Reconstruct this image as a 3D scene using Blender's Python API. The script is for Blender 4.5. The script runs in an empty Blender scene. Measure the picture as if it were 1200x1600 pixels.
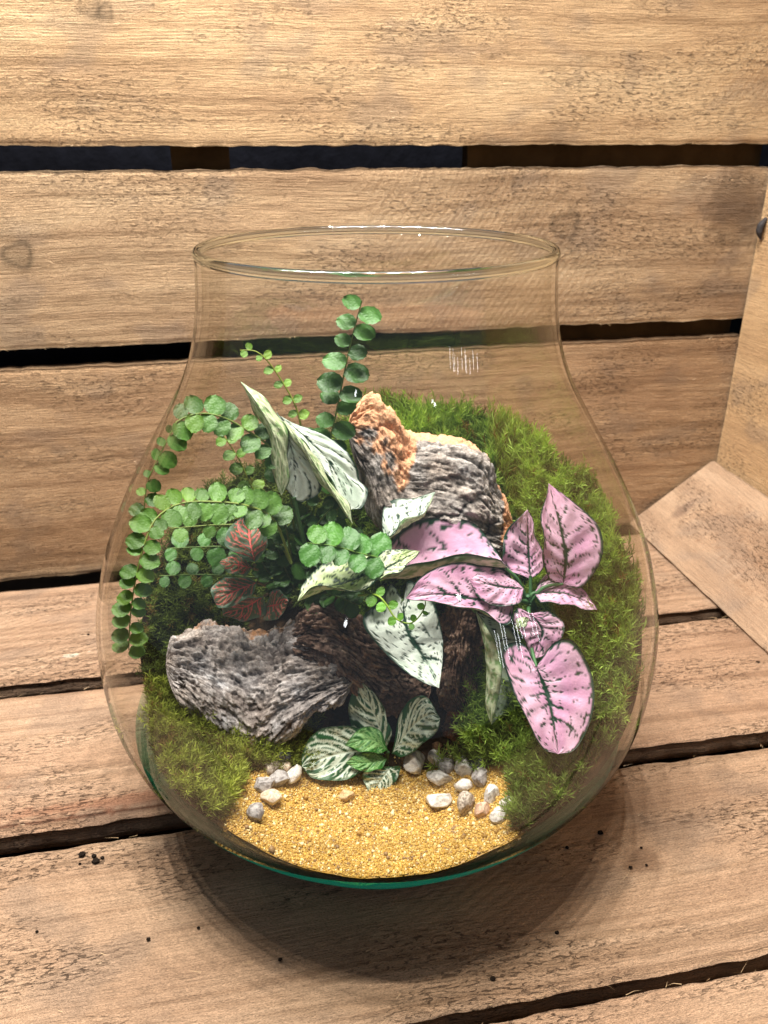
import bpy, math, random
import numpy as np
from mathutils import Matrix, Vector

# ------------------------------------------------------------------ camera
S = bpy.context.scene
COL = S.collection
PITCH = math.radians(25.0)
CAM = np.array([0.0035, -0.4066, 0.37])
FPX = 1280.0                       # focal length in pixels of the 1200x1600 photograph
cd = bpy.data.cameras.new('camera'); cam = bpy.data.objects.new('camera', cd); COL.objects.link(cam)
cam.location = CAM; cam.rotation_euler = (math.pi/2 - PITCH, 0, 0)
cd.lens = 36*FPX/1600; cd.sensor_width = 36; cd.sensor_fit = 'AUTO'
cd.clip_start = 0.01; cd.clip_end = 50
cd.dof.use_dof = True; cd.dof.focus_distance = 0.42; cd.dof.aperture_fstop = 16.0
S.camera = cam
FW = np.array([0, math.cos(PITCH), -math.sin(PITCH)]); UP = np.array([0, math.sin(PITCH), math.cos(PITCH)]); RT = np.array([1., 0, 0])
PSI = math.radians(10.9)           # the crate is turned a little against the camera
WA = np.array([math.cos(PSI), math.sin(PSI), 0]); WN = np.array([-math.sin(PSI), math.cos(PSI), 0])

# ------------------------------------------------------------------ world and lamps
W = bpy.data.worlds.new('World'); S.world = W; W.use_nodes = True
bg = W.node_tree.nodes['Background']; bg.inputs['Color'].default_value = (0.80, 0.88, 1.0, 1); bg.inputs['Strength'].default_value = 0.23
def led(i, loc, watts):
    ld = bpy.data.lights.new('led', 'AREA'); ld.shape = 'DISK'; ld.size = 0.016; ld.energy = watts
    ld.color = (1.0, 0.965, 0.92)
    o = bpy.data.objects.new('led', ld); COL.objects.link(o); o.location = loc   # points straight down
NL = 7
for r, (yy, zz) in enumerate(((0.080, 0.95), (-0.080, 0.95))):
    for i in range(NL):
        a = -0.37 + 0.52*i/(NL-1)
        led(i, (a, yy + 0.02*a, zz), 1.90)
def lamp(loc, w_, h_, watts):      # small room lamps behind the camera, mirrored in the glass
    ld = bpy.data.lights.new('room_lamp', 'AREA'); ld.shape = 'RECTANGLE'; ld.size = w_; ld.size_y = h_; ld.energy = watts; ld.color = (.93, .97, 1.)
    o = bpy.data.objects.new('room_lamp', ld); COL.objects.link(o); o.location = loc; o.rotation_euler = (Vector((0, 0, .2))-Vector(loc)).to_track_quat('-Z', 'Y').to_euler()
for i in range(5):
    for zc in (.44,): lamp((1.46+.085*i, -1.48+.11*i-.05*(i % 2), zc+.05*(i % 2)), .011, .19, .12)
lamp((1.08, -1.66, .95), .04, .04, .16); lamp((-.41, -1.96, .86), .035, .05, .14)
S.view_settings.view_transform = 'Standard'; S.view_settings.look = 'None'
S.view_settings.exposure = 0.0; S.view_settings.gamma = 1.0
S.cycles.use_denoising = True; S.cycles.adaptive_threshold = 0.02
S.cycles.max_bounces = 9; S.cycles.transparent_max_bounces = 32; S.cycles.transmission_bounces = 10
S.cycles.diffuse_bounces = 3; S.cycles.glossy_bounces = 3
S.cycles.sample_clamp_indirect = 10.0
S.cycles.caustics_reflective = False; S.cycles.caustics_refractive = False

# ------------------------------------------------------------------ helpers
rng = np.random.default_rng(7); random.seed(7)
def ray(px, py):
    d = FW + RT*(px-600)/FPX - UP*(py-800)/FPX
    return d/np.linalg.norm(d)
def at(px, py, y):                 # the point on that line of sight at depth y metres
    d = ray(px, py); return CAM + d*((y-CAM[1])/d[1])

_P = np.random.default_rng(3).permutation(256); _P = np.concatenate([_P, _P, _P])
_G = np.random.default_rng(4).normal(size=(256, 3)); _G /= np.linalg.norm(_G, axis=1)[:, None]
def noise(p):                      # Perlin noise of an (n,3) array, about -1..1
    p = np.asarray(p, float); i = np.floor(p).astype(int); f = p - i; i = i & 255
    u = f*f*f*(f*(f*6-15)+10); out = 0
    for a in (0, 1):
        for b in (0, 1):
            for c in (0, 1):
                h = _P[_P[_P[(i[:, 0]+a) & 255] + ((i[:, 1]+b) & 255)] + ((i[:, 2]+c) & 255)]
                g = _G[h]; d = f - np.array([a, b, c])
                w = (u[:, 0] if a else 1-u[:, 0])*(u[:, 1] if b else 1-u[:, 1])*(u[:, 2] if c else 1-u[:, 2])
                out = out + w*(g*d).sum(1)
    return out*1.5
def fbm(p, o=4, gain=.5):
    s = 0; a = 1; p = np.asarray(p, float)
    for k in range(o):
        s = s + a*noise(p*(2.03**k) + 17.3*k); a *= gain
    return s
def ridged(p, o=4):
    s = 0; a = 1; p = np.asarray(p, float)
    for k in range(o):
        s = s + a*(1-np.abs(noise(p*(2.1**k) + 9.1*k))*2); a *= .5
    return s
def sstep(a, b, x):
    t = np.clip((x-a)/(b-a), 0, 1); return t*t*(3-2*t)
def srgb(*c):
    return np.array([((x/255)/12.92 if x/255 <= .04045 else ((x/255+.055)/1.055)**2.4) for x in c])
def spline(pts, n):                # Catmull-Rom through the points, n samples
    p = np.asarray(pts, float)
    if len(p) == 2: return p[0] + np.linspace(0, 1, n)[:, None]*(p[1]-p[0])
    q = np.vstack([2*p[0]-p[1], p, 2*p[-1]-p[-2]])
    ch = np.concatenate([[0], np.cumsum(np.linalg.norm(np.diff(p, axis=0), axis=1)**.7)])
    t = np.linspace(0, ch[-1], n); k = np.clip(np.searchsorted(ch, t, side='right')-1, 0, len(p)-2)
    s = ((t-ch[k])/(ch[k+1]-ch[k]))[:, None]
    a, b, c, d = q[k], q[k+1], q[k+2], q[k+3]
    return .5*(2*b + (c-a)*s + (2*a-5*b+4*c-d)*s*s + (3*b-a-3*c+d)*s**3)

def mesh(name, v, f, mat, col=None, uv=None, smooth=True):
    """v (n,3); f (m,3|4) array or list of faces; col (n,3) point colour; uv (n,2) per point"""
    me = bpy.data.meshes.new(name)
    v = np.asarray(v, np.float32)
    if isinstance(f, np.ndarray):
        k = f.shape[1]; me.vertices.add(len(v)); me.vertices.foreach_set('co', v.ravel())
        me.loops.add(f.size); me.loops.foreach_set('vertex_index', f.astype(np.int32).ravel())
        me.polygons.add(len(f)); me.polygons.foreach_set('loop_start', np.arange(0, f.size, k, dtype=np.int32))
        me.polygons.foreach_set('loop_total', np.full(len(f), k, np.int32))
        me.update(calc_edges=True)
    else:
        me.from_pydata(v.tolist(), [], f); me.update()
    if smooth: me.polygons.foreach_set('use_smooth', np.ones(len(me.polygons), bool))
    if col is not None:
        a = me.color_attributes.new('Col', 'FLOAT_COLOR', 'POINT')
        a.data.foreach_set('color', np.hstack([np.asarray(col), np.ones((len(v), 1))]).astype(np.float32).ravel())
    if uv is not None:
        l = me.uv_layers.new(name='UVMap'); idx = np.zeros(len(me.loops), np.int32); me.loops.foreach_get('vertex_index', idx)
        l.data.foreach_set('uv', np.asarray(uv, np.float32)[idx].ravel())
    me.validate(); me.materials.append(mat)
    return me
def tag(o, label=None, cat=None, group=None, kind=None):
    if label: o['label'] = label
    if cat: o['category'] = cat
    if group: o['group'] = group
    if kind: o['kind'] = kind
    return o
def obj(name, me, parent=None):
    o = bpy.data.objects.new(name, me); COL.objects.link(o)
    if parent is not None:
        o.parent = parent
        if parent.type == 'EMPTY': o.matrix_parent_inverse = Matrix.Translation(-Vector(parent.location))
    return o
def thing(name, loc, label, cat, group=None):
    o = bpy.data.objects.new(name, None); COL.objects.link(o); o.location = Vector(loc); o.empty_display_size = .01
    return tag(o, label, cat, group)
def grid_faces(nu, nv, off=0, wrap=False):
    i = np.arange(nu-1)[:, None]; j = np.arange(nv if wrap else nv-1)[None, :]
    j2 = (j+1) % nv
    a = i*nv+j; b = (i+1)*nv+j; c = (i+1)*nv+j2; d = i*nv+j2
    return np.stack([a, b, c, d], -1).reshape(-1, 4) + off
def tube(pts, rad, seg=8, n=None):
    p = spline(pts, n or max(8, len(pts)*5)); n = len(p)
    r = np.interp(np.linspace(0, 1, n), np.linspace(0, 1, len(np.atleast_1d(rad))), np.atleast_1d(rad)) if np.ndim(rad) else np.full(n, rad)
    t = np.gradient(p, axis=0); t /= np.linalg.norm(t, axis=1)[:, None]
    ref = np.array([.31, .2, .93]); a = np.cross(t, ref); a /= np.linalg.norm(a, axis=1)[:, None]; b = np.cross(t, a)
    th = np.linspace(0, 2*np.pi, seg, endpoint=False)
    v = p[:, None] + r[:, None, None]*(np.cos(th)[None, :, None]*a[:, None] + np.sin(th)[None, :, None]*b[:, None])
    v = v.reshape(-1, 3); f = grid_faces(n, seg, wrap=True)
    k = len(v); v = np.vstack([v, p[0], p[-1]])
    th0 = np.arange(seg)
    f = [tuple(x) for x in f] + [(k, (j+1) % seg, j) for j in range(seg)] + [(k+1, (n-1)*seg+j, (n-1)*seg+(j+1) % seg) for j in range(seg)]
    return v, f
def join(parts):                   # [(v, f)] -> one vertex array and face list
    V = []; F = []; o = 0
    for v, f in parts:
        V.append(v); F += [tuple(int(q)+o for q in x) for x in f]; o += len(v)
    return np.vstack(V), F

# ------------------------------------------------------------------ materials
def newmat(name):
    m = bpy.data.materials.new(name); m.use_nodes = True
    nt = m.node_tree; b = nt.nodes['Principled BSDF']; return m, nt, b
class N:                           # tiny node builder
    def __init__(s, nt): s.nt = nt
    def __call__(s, t, **k):
        n = s.nt.nodes.new(t)
        for a, b in k.items():
            if a.startswith('i_'):
                key = a[2:]; key = int(key) if key.isdigit() else key.replace('_', ' ')
                tgt = n.inputs[key]
                if hasattr(b, 'is_linked') or isinstance(b, bpy.types.NodeSocket): s.nt.links.new(b, tgt)
                else: tgt.default_value = b
            else: setattr(n, a, b)
        return n
    def math(s, op, a, b=None, clamp=False):
        n = s.nt.nodes.new('ShaderNodeMath'); n.operation = op; n.use_clamp = clamp
        for i, x in enumerate((a, b)):
            if x is None: continue
            if isinstance(x, (int, float)): n.inputs[i].default_value = x
            else: s.nt.links.new(x, n.inputs[i])
        return n.outputs[0]
    def ramp(s, x, stops):
        n = s.nt.nodes.new('ShaderNodeValToRGB'); s.nt.links.new(x, n.inputs[0]); e = n.color_ramp.elements
        while len(e) < len(stops): e.new(.5)
        for k, (p, c) in enumerate(stops):
            e[k].position = p; e[k].color = (*c, 1) if not np.isscalar(c) else (c, c, c, 1)
        return n.outputs[0]
    def mix(s, fac, a, b, mode='MIX'):
        n = s.nt.nodes.new('ShaderNodeMix'); n.data_type = 'RGBA'; n.blend_type = mode; n.clamp_factor = True
        for i, x in ((0, fac), (6, a), (7, b)):
            if isinstance(x, (int, float)): n.inputs[i].default_value = x
            elif isinstance(x, tuple) or isinstance(x, np.ndarray): n.inputs[i].default_value = (*x, 1)
            else: s.nt.links.new(x, n.inputs[i])
        return n.outputs[2]
    def noise(s, vec, scale=1., detail=4., rough=.55, dist=0.):
        n = s('ShaderNodeTexNoise', i_Scale=scale, i_Detail=detail, i_Roughness=rough, i_Distortion=dist); s.nt.links.new(vec, n.inputs['Vector']); return n.outputs[0]
    def mapping(s, vec, scale, rot=(0, 0, 0), loc=(0, 0, 0)):
        n = s('ShaderNodeMapping'); n.inputs['Scale'].default_value = scale; n.inputs['Rotation'].default_value = rot; n.inputs['Location'].default_value = loc
        s.nt.links.new(vec, n.inputs['Vector']); return n.outputs[0]

def wood_mat(name, saw=0.5, sawrot=.5, rough_amt=1.0):
    """rough-sawn wood: uv is (along, across) in metres; Col is the board's own colour, Msk = torn grain, saw marks, ring lines"""
    m, nt, b = newmat(name); n = N(nt)
    uv = n('ShaderNodeUVMap', uv_map='UVMap').outputs[0]
    def n2(scale, detail, rough, dist=0.):
        t = n('ShaderNodeTexNoise', noise_dimensions='2D', i_Scale=1., i_Detail=detail, i_Roughness=rough, i_Distortion=dist)
        nt.links.new(n.mapping(uv, scale), t.inputs['Vector']); return t.outputs[0]
    fib = n2((34, 900, 1), 3., .62); fine = n2((750, 2300, 1), 2., .65); tear = n2((185, 640, 1), 3., .66, .7)
    msk = n('ShaderNodeSeparateColor'); nt.links.new(n('ShaderNodeVertexColor', layer_name='Msk').outputs[0], msk.inputs[0])
    crk = n.math('MULTIPLY', n.ramp(tear, [(.0, 0.), (.585, 0.), (.66, 1.)]), msk.outputs[0])
    sx = n('ShaderNodeSeparateXYZ'); nt.links.new(n.mapping(uv, (1, 1, 1), rot=(0, 0, sawrot)), sx.inputs[0])
    sawh = n.math('MULTIPLY', n.math('MULTIPLY', n.math('SINE', n.math('ADD', n.math('MULTIPLY', sx.outputs[0], 1150.), n.math('MULTIPLY', tear, 7.))), msk.outputs[1]), saw)
    base = n('ShaderNodeVertexColor', layer_name='Col').outputs[0]
    base = n.mix(.75, base, n.ramp(fib, [(.25, .68), (.5, 1.02), (.75, 1.16)]), 'MULTIPLY')
    base = n.mix(.6, base, n.ramp(fine, [(.25, .5), (.5, 1.), (.8, 1.35)]), 'MULTIPLY')
    base = n.mix(n.math('ADD', n.math('MULTIPLY', msk.outputs[0], .65), .26), base, n.ramp(tear, [(.30, 1.16), (.5, 1.02), (.68, .70)]), 'MULTIPLY')
    base = n.mix(n.math('MULTIPLY', crk, .55), base, (.05, .027, .014))
    nt.links.new(base, b.inputs['Base Color']); b.inputs['Roughness'].default_value = .85; b.inputs['Specular IOR Level'].default_value = .2
    h = n.math('ADD', n.math('MULTIPLY', fib, .6), n.math('MULTIPLY', fine, .40))
    h = n.math('ADD', h, n.math('MULTIPLY', tear, n.math('ADD', n.math('MULTIPLY', msk.outputs[0], .55), .5)))
    h = n.math('SUBTRACT', h, n.math('MULTIPLY', crk, .8))
    h = n.math('ADD', h, n.math('MULTIPLY', sawh, .16))
    bp = n('ShaderNodeBump', i_Strength=1., i_Distance=.0036*rough_amt); nt.links.new(h, bp.inputs['Height'])
    nt.links.new(bp.outputs[0], b.inputs['Normal'])
    return m
def C3(*a): return [srgb(*x) for x in a]
# material, board colours (low, mid, high), knots of ring lines
M_WOOD_BACK = (wood_mat('wood_back', saw=.9, sawrot=.55), C3((168, 136, 105), (194, 162, 126), (212, 183, 146)), 1.)
M_WOOD_FLOOR = (wood_mat('wood_floor', saw=.5, sawrot=1.1, rough_amt=.85), C3((176, 142, 115), (201, 166, 136), (218, 185, 154)), 1.)
M_WOOD_END = (wood_mat('wood_end', saw=.0, rough_amt=.5), C3((182, 146, 108), (198, 162, 120), (212, 178, 136)), .4)
M_WOOD_WORN = (wood_mat('wood_worn', saw=.0, rough_amt=.28), C3((150, 122, 98), (178, 148, 120), (196, 168, 140)), .3)

def attr_mat(name, rough=.5, spec=.4, bump=0., bscale=400., trans=0., transcol=(1, 1, 1), grain=0., gscale=900., aniso=(1, 1, 1), sheen=0., coat=0., relief=0.):
    m, nt, b = newmat(name); n = N(nt)
    c = n('ShaderNodeVertexColor', layer_name='Col').outputs[0]
    tc = n('ShaderNodeTexCoord').outputs['Object']; tv = n.mapping(tc, aniso)
    if grain:
        g = n.noise(tv, gscale, 4., .65); c = n.mix(grain, c, n.ramp(g, [(.25, .35), (.5, 1.), (.75, 1.5)]), 'MULTIPLY')
    nt.links.new(c, b.inputs['Base Color']); b.inputs['Roughness'].default_value = rough; b.inputs['Specular IOR Level'].default_value = spec
    if coat: b.inputs['Coat Weight'].default_value = coat; b.inputs['Coat Roughness'].default_value = .25
    if bump:
        hh = n.noise(tv, bscale, 6., .6)
        if relief: hh = n.math('ADD', hh, n.math('MULTIPLY', n('ShaderNodeRGBToBW', i_Color=n('ShaderNodeVertexColor', layer_name='Col').outputs[0]).outputs[0], relief))
        bp = n('ShaderNodeBump', i_Strength=.8, i_Distance=bump); nt.links.new(hh, bp.inputs['Height']); nt.links.new(bp.outputs[0], b.inputs['Normal'])
    if trans:
        t = n('ShaderNodeBsdfTranslucent'); nt.links.new(n.mix(1., c, transcol, 'MULTIPLY'), t.inputs[0])
        mx = n('ShaderNodeMixShader'); mx.inputs[0].default_value = trans
        nt.links.new(b.outputs[0], mx.inputs[1]); nt.links.new(t.outputs[0], mx.inputs[2]); nt.links.new(mx.outputs[0], nt.nodes['Material Output'].inputs[0])
    return m
M_BARK = attr_mat('bark', .88, .2, bump=.0018, bscale=480., grain=.85, gscale=900.)
M_LEAF = attr_mat('leaf', .40, .45, bump=.0007, bscale=230., relief=.9, trans=.26, grain=.18, gscale=1500.)
M_VEINLEAF = attr_mat('vein_leaf', .42, .45, bump=.0003, bscale=500., relief=-.5, trans=.2, grain=.25, gscale=1600.)
M_MOSS = attr_mat('moss', .6, .3, trans=.28, transcol=(1.1, 1.1, .6))
M_SAND = attr_mat('sand_grain', .45, .45, grain=.3, gscale=3000.)
M_SOIL = attr_mat('soil', .95, .1, bump=.002, bscale=300., grain=.6, gscale=500.)
M_PEB = attr_mat('pebble', .75, .25, bump=.0006, bscale=600., grain=.5, gscale=1100.)
M_STEM = attr_mat('stem', .5, .4, trans=.1)

def leaflet_mat():
    m, nt, b = newmat('fern_leaflet'); n = N(nt)
    r = n('ShaderNodeObjectInfo').outputs['Random']
    c0 = n('ShaderNodeVertexColor', layer_name='Col').outputs[0]
    oc = n('ShaderNodeObjectInfo').outputs['Color']
    c = n.mix(1., c0, oc, 'MULTIPLY')
    c = n.mix(1., c, n.ramp(r, [(0., (.66, .68, .62)), (.85, (1.2, 1.18, 1.1)), (1., (1.6, 1.3, .9))]), 'MULTIPLY')
    nt.links.new(c, b.inputs['Base Color']); b.inputs['Roughness'].default_value = .42; b.inputs['Specular IOR Level'].default_value = .42
    tc = n('ShaderNodeTexCoord').outputs['Object']
    bp = n('ShaderNodeBump', i_Strength=.35, i_Distance=.0012); nt.links.new(n.noise(tc, 9., 3.), bp.inputs['Height']); nt.links.new(bp.outputs[0], b.inputs['Normal'])
    t = n('ShaderNodeBsdfTranslucent'); nt.links.new(n.mix(1., c, (1.1, 1.3, .6), 'MULTIPLY'), t.inputs[0])
    mx = n('ShaderNodeMixShader'); mx.inputs[0].default_value = .22
    nt.links.new(b.outputs[0], mx.inputs[1]); nt.links.new(t.outputs[0], mx.inputs[2]); nt.links.new(mx.outputs[0], nt.nodes['Material Output'].inputs[0])
    return m
M_LEAFLET = leaflet_mat()

def plain(name, c, rough=.8, nscale=40., lo=.6, hi=1.3, bump=.002):
    m, nt, b = newmat(name); n = N(nt); tc = n('ShaderNodeTexCoord').outputs['Object']
    g = n.noise(tc, nscale, 6., .6)
    nt.links.new(n.mix(1., tuple(c), n.ramp(g, [(.3, lo), (.7, hi)]), 'MULTIPLY'), b.inputs['Base Color']); b.inputs['Roughness'].default_value = rough; b.inputs['Specular IOR Level'].default_value = .08
    bp = n('ShaderNodeBump', i_Strength=.7, i_Distance=bump); nt.links.new(g, bp.inputs['Height']); nt.links.new(bp.outputs[0], b.inputs['Normal'])
    return m
M_BACKDROP = plain('backdrop_paint', (.006, .0065, .010), .85, 60., bump=.004)
M_TABLE = plain('dark_table', (.10, .07, .05), .7, 12.)
M_BATTEN = plain('batten_wood', (.06, .038, .018), .85, 30.)
M_IRON = plain('nail_iron', (.05, .045, .045), .5, 300., bump=.0002)

def glass_wall_mat(name, bend):
    """clear glass wall: straight-through, Schlick reflection, a body tint that deepens edge-on, and a slight bending of the view near the outline"""
    m, nt, b = newmat(name); n = N(nt); nt.nodes.remove(b)
    lw = n('ShaderNodeLayerWeight', i_Blend=.5).outputs['Facing']
    tint = n.ramp(lw, [(0., (.985, .985, .978)), (.60, (.975, .972, .960)), (.86, (.94, .932, .905)), (.96, (.74, .735, .69) if bend else (.91, .905, .88)), (1., (.18, .20, .17) if bend else (.84, .84, .80))])
    tr = n('ShaderNodeBsdfTransparent'); nt.links.new(tint, tr.inputs[0]); body = tr.outputs[0]
    if bend:
        rf = n('ShaderNodeBsdfRefraction', i_IOR=1.05, i_Roughness=.0); nt.links.new(tint, rf.inputs[0])
        gm = n('ShaderNodeSeparateXYZ'); nt.links.new(n('ShaderNodeNewGeometry').outputs['True Normal'], gm.inputs[0])
        side = n.ramp(n.math('ABSOLUTE', gm.outputs[2]), [(.0, 1.), (.38, 1.), (.55, 0.)])
        mb = n('ShaderNodeMixShader'); nt.links.new(n.math('MULTIPLY', n.ramp(lw, [(.82, 0.), (.88, 1.)]), side), mb.inputs[0]); nt.links.new(body, mb.inputs[1]); nt.links.new(rf.outputs[0], mb.inputs[2]); body = mb.outputs[0]
    gl = n('ShaderNodeBsdfGlossy', i_Roughness=.010); gl.inputs[0].default_value = (1, 1, 1, 1)
    fac = n.math('ADD', n.math('MULTIPLY', n.math('POWER', lw, 5.), .55 if bend else .15), .036)
    mx = n('ShaderNodeMixShader'); nt.links.new(fac, mx.inputs[0]); nt.links.new(body, mx.inputs[1]); nt.links.new(gl.outputs[0], mx.inputs[2])
    nt.links.new(mx.outputs[0], nt.nodes['Material Output'].inputs[0]); return m
M_GLASS = glass_wall_mat('clear_glass', True); M_GLASS_IN = glass_wall_mat('clear_glass_inside', False)
def solid_glass(name, col, ior=1.48, body=None, bodyfac=0., rough=0., sparkle=0.):
    m, nt, b = newmat(name); n = N(nt); nt.nodes.remove(b)
    g = n('ShaderNodeBsdfGlass', i_IOR=ior, i_Roughness=rough); g.inputs[0].default_value = (*col, 1); out = g.outputs[0]
    if body:
        d = n('ShaderNodeBsdfTranslucent'); d.inputs[0].default_value = (*body, 1)
        d2 = n('ShaderNodeBsdfDiffuse'); d2.inputs[0].default_value = (*body, 1)
        a = n('ShaderNodeAddShader'); nt.links.new(d.outputs[0], a.inputs[0]); nt.links.new(d2.outputs[0], a.inputs[1])
        x = n('ShaderNodeMixShader'); x.inputs[0].default_value = bodyfac; nt.links.new(out, x.inputs[1]); nt.links.new(a.outputs[0], x.inputs[2]); out = x.outputs[0]
    if sparkle:
        q = n('ShaderNodeBsdfGlossy', i_Roughness=.10); x = n('ShaderNodeMixShader'); x.inputs[0].default_value = sparkle; nt.links.new(out, x.inputs[1]); nt.links.new(q.outputs[0], x.inputs[2]); out = x.outputs[0]
    nt.links.new(out, nt.nodes['Material Output'].inputs[0]); return m
M_RIM = solid_glass('rim_glass', (.94, .965, .94), sparkle=.07)
def base_mat():
    """thick bottle-green glass: tinted see-through, with light scattered inside it and a polished surface"""
    m, nt, b = newmat('green_base_glass'); n = N(nt); nt.nodes.remove(b)
    lw = n('ShaderNodeLayerWeight', i_Blend=.5).outputs['Facing']
    rf = n('ShaderNodeBsdfRefraction', i_IOR=1.012, i_Roughness=.0); nt.links.new(n.ramp(lw, [(0., (.95, .97, .955)), (.42, (.90, .94, .915)), (.60, (.40, .74, .62)), (.76, (.06, .46, .33)), (1., (.01, .26, .18))]), rf.inputs[0])
    d1 = n('ShaderNodeBsdfTranslucent'); d1.inputs[0].default_value = (.0, .24, .16, 1)
    m1 = n('ShaderNodeMixShader'); nt.links.new(n.ramp(lw, [(.45, 0.), (.80, .32)]), m1.inputs[0]); nt.links.new(rf.outputs[0], m1.inputs[1]); nt.links.new(d1.outputs[0], m1.inputs[2])
    gl = n('ShaderNodeBsdfGlossy', i_Roughness=.02); fac = n.math('ADD', n.math('MULTIPLY', n.math('POWER', lw, 5.), .5), .04)
    m2 = n('ShaderNodeMixShader'); nt.links.new(fac, m2.inputs[0]); nt.links.new(m1.outputs[0], m2.inputs[1]); nt.links.new(gl.outputs[0], m2.inputs[2])
    nt.links.new(m2.outputs[0], nt.nodes['Material Output'].inputs[0]); return m
M_BASE = base_mat()

# ------------------------------------------------------------------ the setting
def struct(name, me): return tag(obj(name, me), kind='structure')
def quad(a, b, c, d): return np.array([a, b, c, d], float), np.array([[0, 1, 2, 3]])
def wp(a, n_, z): return WA*a + WN*n_ + np.array([0, 0, z])
v, f = quad(wp(-1.2, -1., -.055), wp(1.3, -1., -.055), wp(1.3, .62, -.055), wp(-1.2, .62, -.055)); struct('table_top', mesh('table_top', v, f, M_TABLE))
v, f = quad(wp(-1.2, .46, -.055), wp(1.3, .46, -.055), wp(1.3, .46, .75), wp(-1.2, .46, .75)); struct('wall', mesh('wall', v, f, M_BACKDROP))

# ------------------------------------------------------------------ the crate
crate = thing('wooden_crate', wp(.08, .05, -.014), 'rough sawn wooden crate of wide planks standing behind and under the vase', 'crate')
def plank(name, org, eL, eC, eT, length, width, thick, mat, seed, step=.0021, relief=.0006, ragged=.0012, knots=(), stains=(), lab=None):
    """a board: front face at org + l*eL + c*eC, thickness goes along -eT"""
    nl = int(length/step); nc = max(8, int(width/step))
    l = np.linspace(0, length, nl); c = np.linspace(0, width, nc)
    Lg, Cg = np.meshgrid(l, c, indexing='ij'); Lf = Lg.ravel(); Cf = Cg.ravel(); z0 = np.full(Lf.shape, seed*3.7)
    edge = np.minimum(Cf, width-Cf)
    rag = fbm(np.stack([Lf*45, z0 + (Cf > width/2)*5, z0], 1), 4)*ragged
    Cn = Cf + np.exp(-edge/.004)*rag
    h = (ridged(np.stack([Lf*38, Cf*210, z0], 1), 3)-.6)*relief*.55 + fbm(np.stack([Lf*8, Cf*22, z0+3], 1), 3)*relief*1.3
    h -= .0016*np.exp(-edge/.0013)
    V = org + Lf[:, None]*eL + Cn[:, None]*eC + h[:, None]*eT
    mat, cc, rg = mat
    q3 = lambda a_, b_, k_: np.stack([Lf*a_+seed*3.1, Cf*b_, z0+k_], 1)
    wl = noise(q3(9, 13, 1))*.010; wc = noise(q3(6, 8, 2))*.005 + noise(q3(20, 24, 6))*.0008
    uv = np.stack([Lf + wl + seed*1.37, Cf + wc + seed*.71], 1)
    qb = lambda a_, b_, k_: np.stack([(Lf+wl)*a_+seed*3.1, (Cf+wc)*b_, z0+k_], 1)
    bt = np.clip(.5+.42*fbm(qb(6, 34, 3), 4), 0, 1)[:, None]
    col = np.where(bt < .5, cc[0]+(cc[1]-cc[0])*bt*2, cc[1]+(cc[2]-cc[1])*(bt*2-1))
    ringl = sstep(.05, .45, fbm(qb(1.6, 230, 5), 2))*rg
    col = col*(1-.24*ringl)[:, None]*np.array([1, .97, .94])**(ringl[:, None])
    gr = sstep(.15, .6, fbm(qb(20, 26, 9), 3))[:, None]*.28; col = col*(1-gr)+np.array([.21, .17, .14])*gr
    msk = np.stack([sstep(-.15, .5, fbm(q3(9, 30, 11), 4))*.9+.08, sstep(.0, .4, noise(q3(5, 8, 12))), ringl], 1)
    col = col*np.array({1: (1.05, 1.03, .97), 2: (1., 1., 1.), 3: (1., .94, .90), 4: (1.08, 1.06, 1.04), 5: (1.04, 1., .97), 6: (1.04, 1.02, .98), 8: (1.04, 1., .95)}.get(seed, (1, 1, 1)))
    COL0 = col.copy(); col = np.ones_like(col)
    for (kl, kc, kr, amt) in knots:
        ang = np.arctan2(Cf-kc, Lf-kl); d = np.hypot(Lf-kl, (Cf-kc)*1.15)/kr*(1+.15*np.sin(3*ang+seed))
        ring = np.exp(-((d-1)/.22)**2)*.55 + np.exp(-(d/.75)**4)*.25 + .15*np.exp(-(d/2.2)**2)
        col *= (1 - amt*ring)[:, None]
    for (sl, sc, rl, rc, rgb, amt) in stains:
        d = ((Lf-sl)/rl)**2 + ((Cf-sc)/rc)**2; d = d*(1+.9*fbm(np.stack([Lf*170, Cf*170, z0+8], 1), 3))
        w = (amt*np.clip(1.25-d, 0, 1))[:, None]; col = col*(1-w) + np.array(rgb)*w
    F = [tuple(x) for x in grid_faces(nl, nc)]
    ring = [i*nc for i in range(nl)] + [(nl-1)*nc+j for j in range(1, nc)] + [i*nc+nc-1 for i in range(nl-2, -1, -1)] + [j for j in range(nc-2, 0, -1)]
    k = len(V); rb = np.array(ring); layers = [rb]
    for q, dd in enumerate((.35, .7, 1.0)):
        jit = fbm(V[rb]*np.array([70, 70, 140]) + q*7 + seed, 3)[:, None]*(.0009 if q < 2 else 0)
        out = (np.where(Cf[rb] < 1e-9, -1., 0) + np.where(Cf[rb] > width-1e-9, 1., 0))[:, None]*eC
        nv = V[rb] - eT*thick*dd - h[rb][:, None]*eT*0 + out*jit
        V = np.vstack([V, nv]); col = np.vstack([col, np.full((len(rb), 3), .8)]); COL0 = np.vstack([COL0, COL0[rb]]); msk = np.vstack([msk, msk[rb]])
        uv = np.vstack([uv, uv[rb] + np.array([0, thick*dd])]); layers.append(np.arange(k, k+len(rb))); k += len(rb)
    for A, B in zip(layers[:-1], layers[1:]):
        m_ = len(A)
        F += [(int(A[i]), int(A[(i+1) % m_]), int(B[(i+1) % m_]), int(B[i])) for i in range(m_)]
    F.append(tuple(int(x) for x in layers[-1]))
    me = mesh(name, V, F, mat, np.clip(col*COL0, 0, 1), uv)
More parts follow.
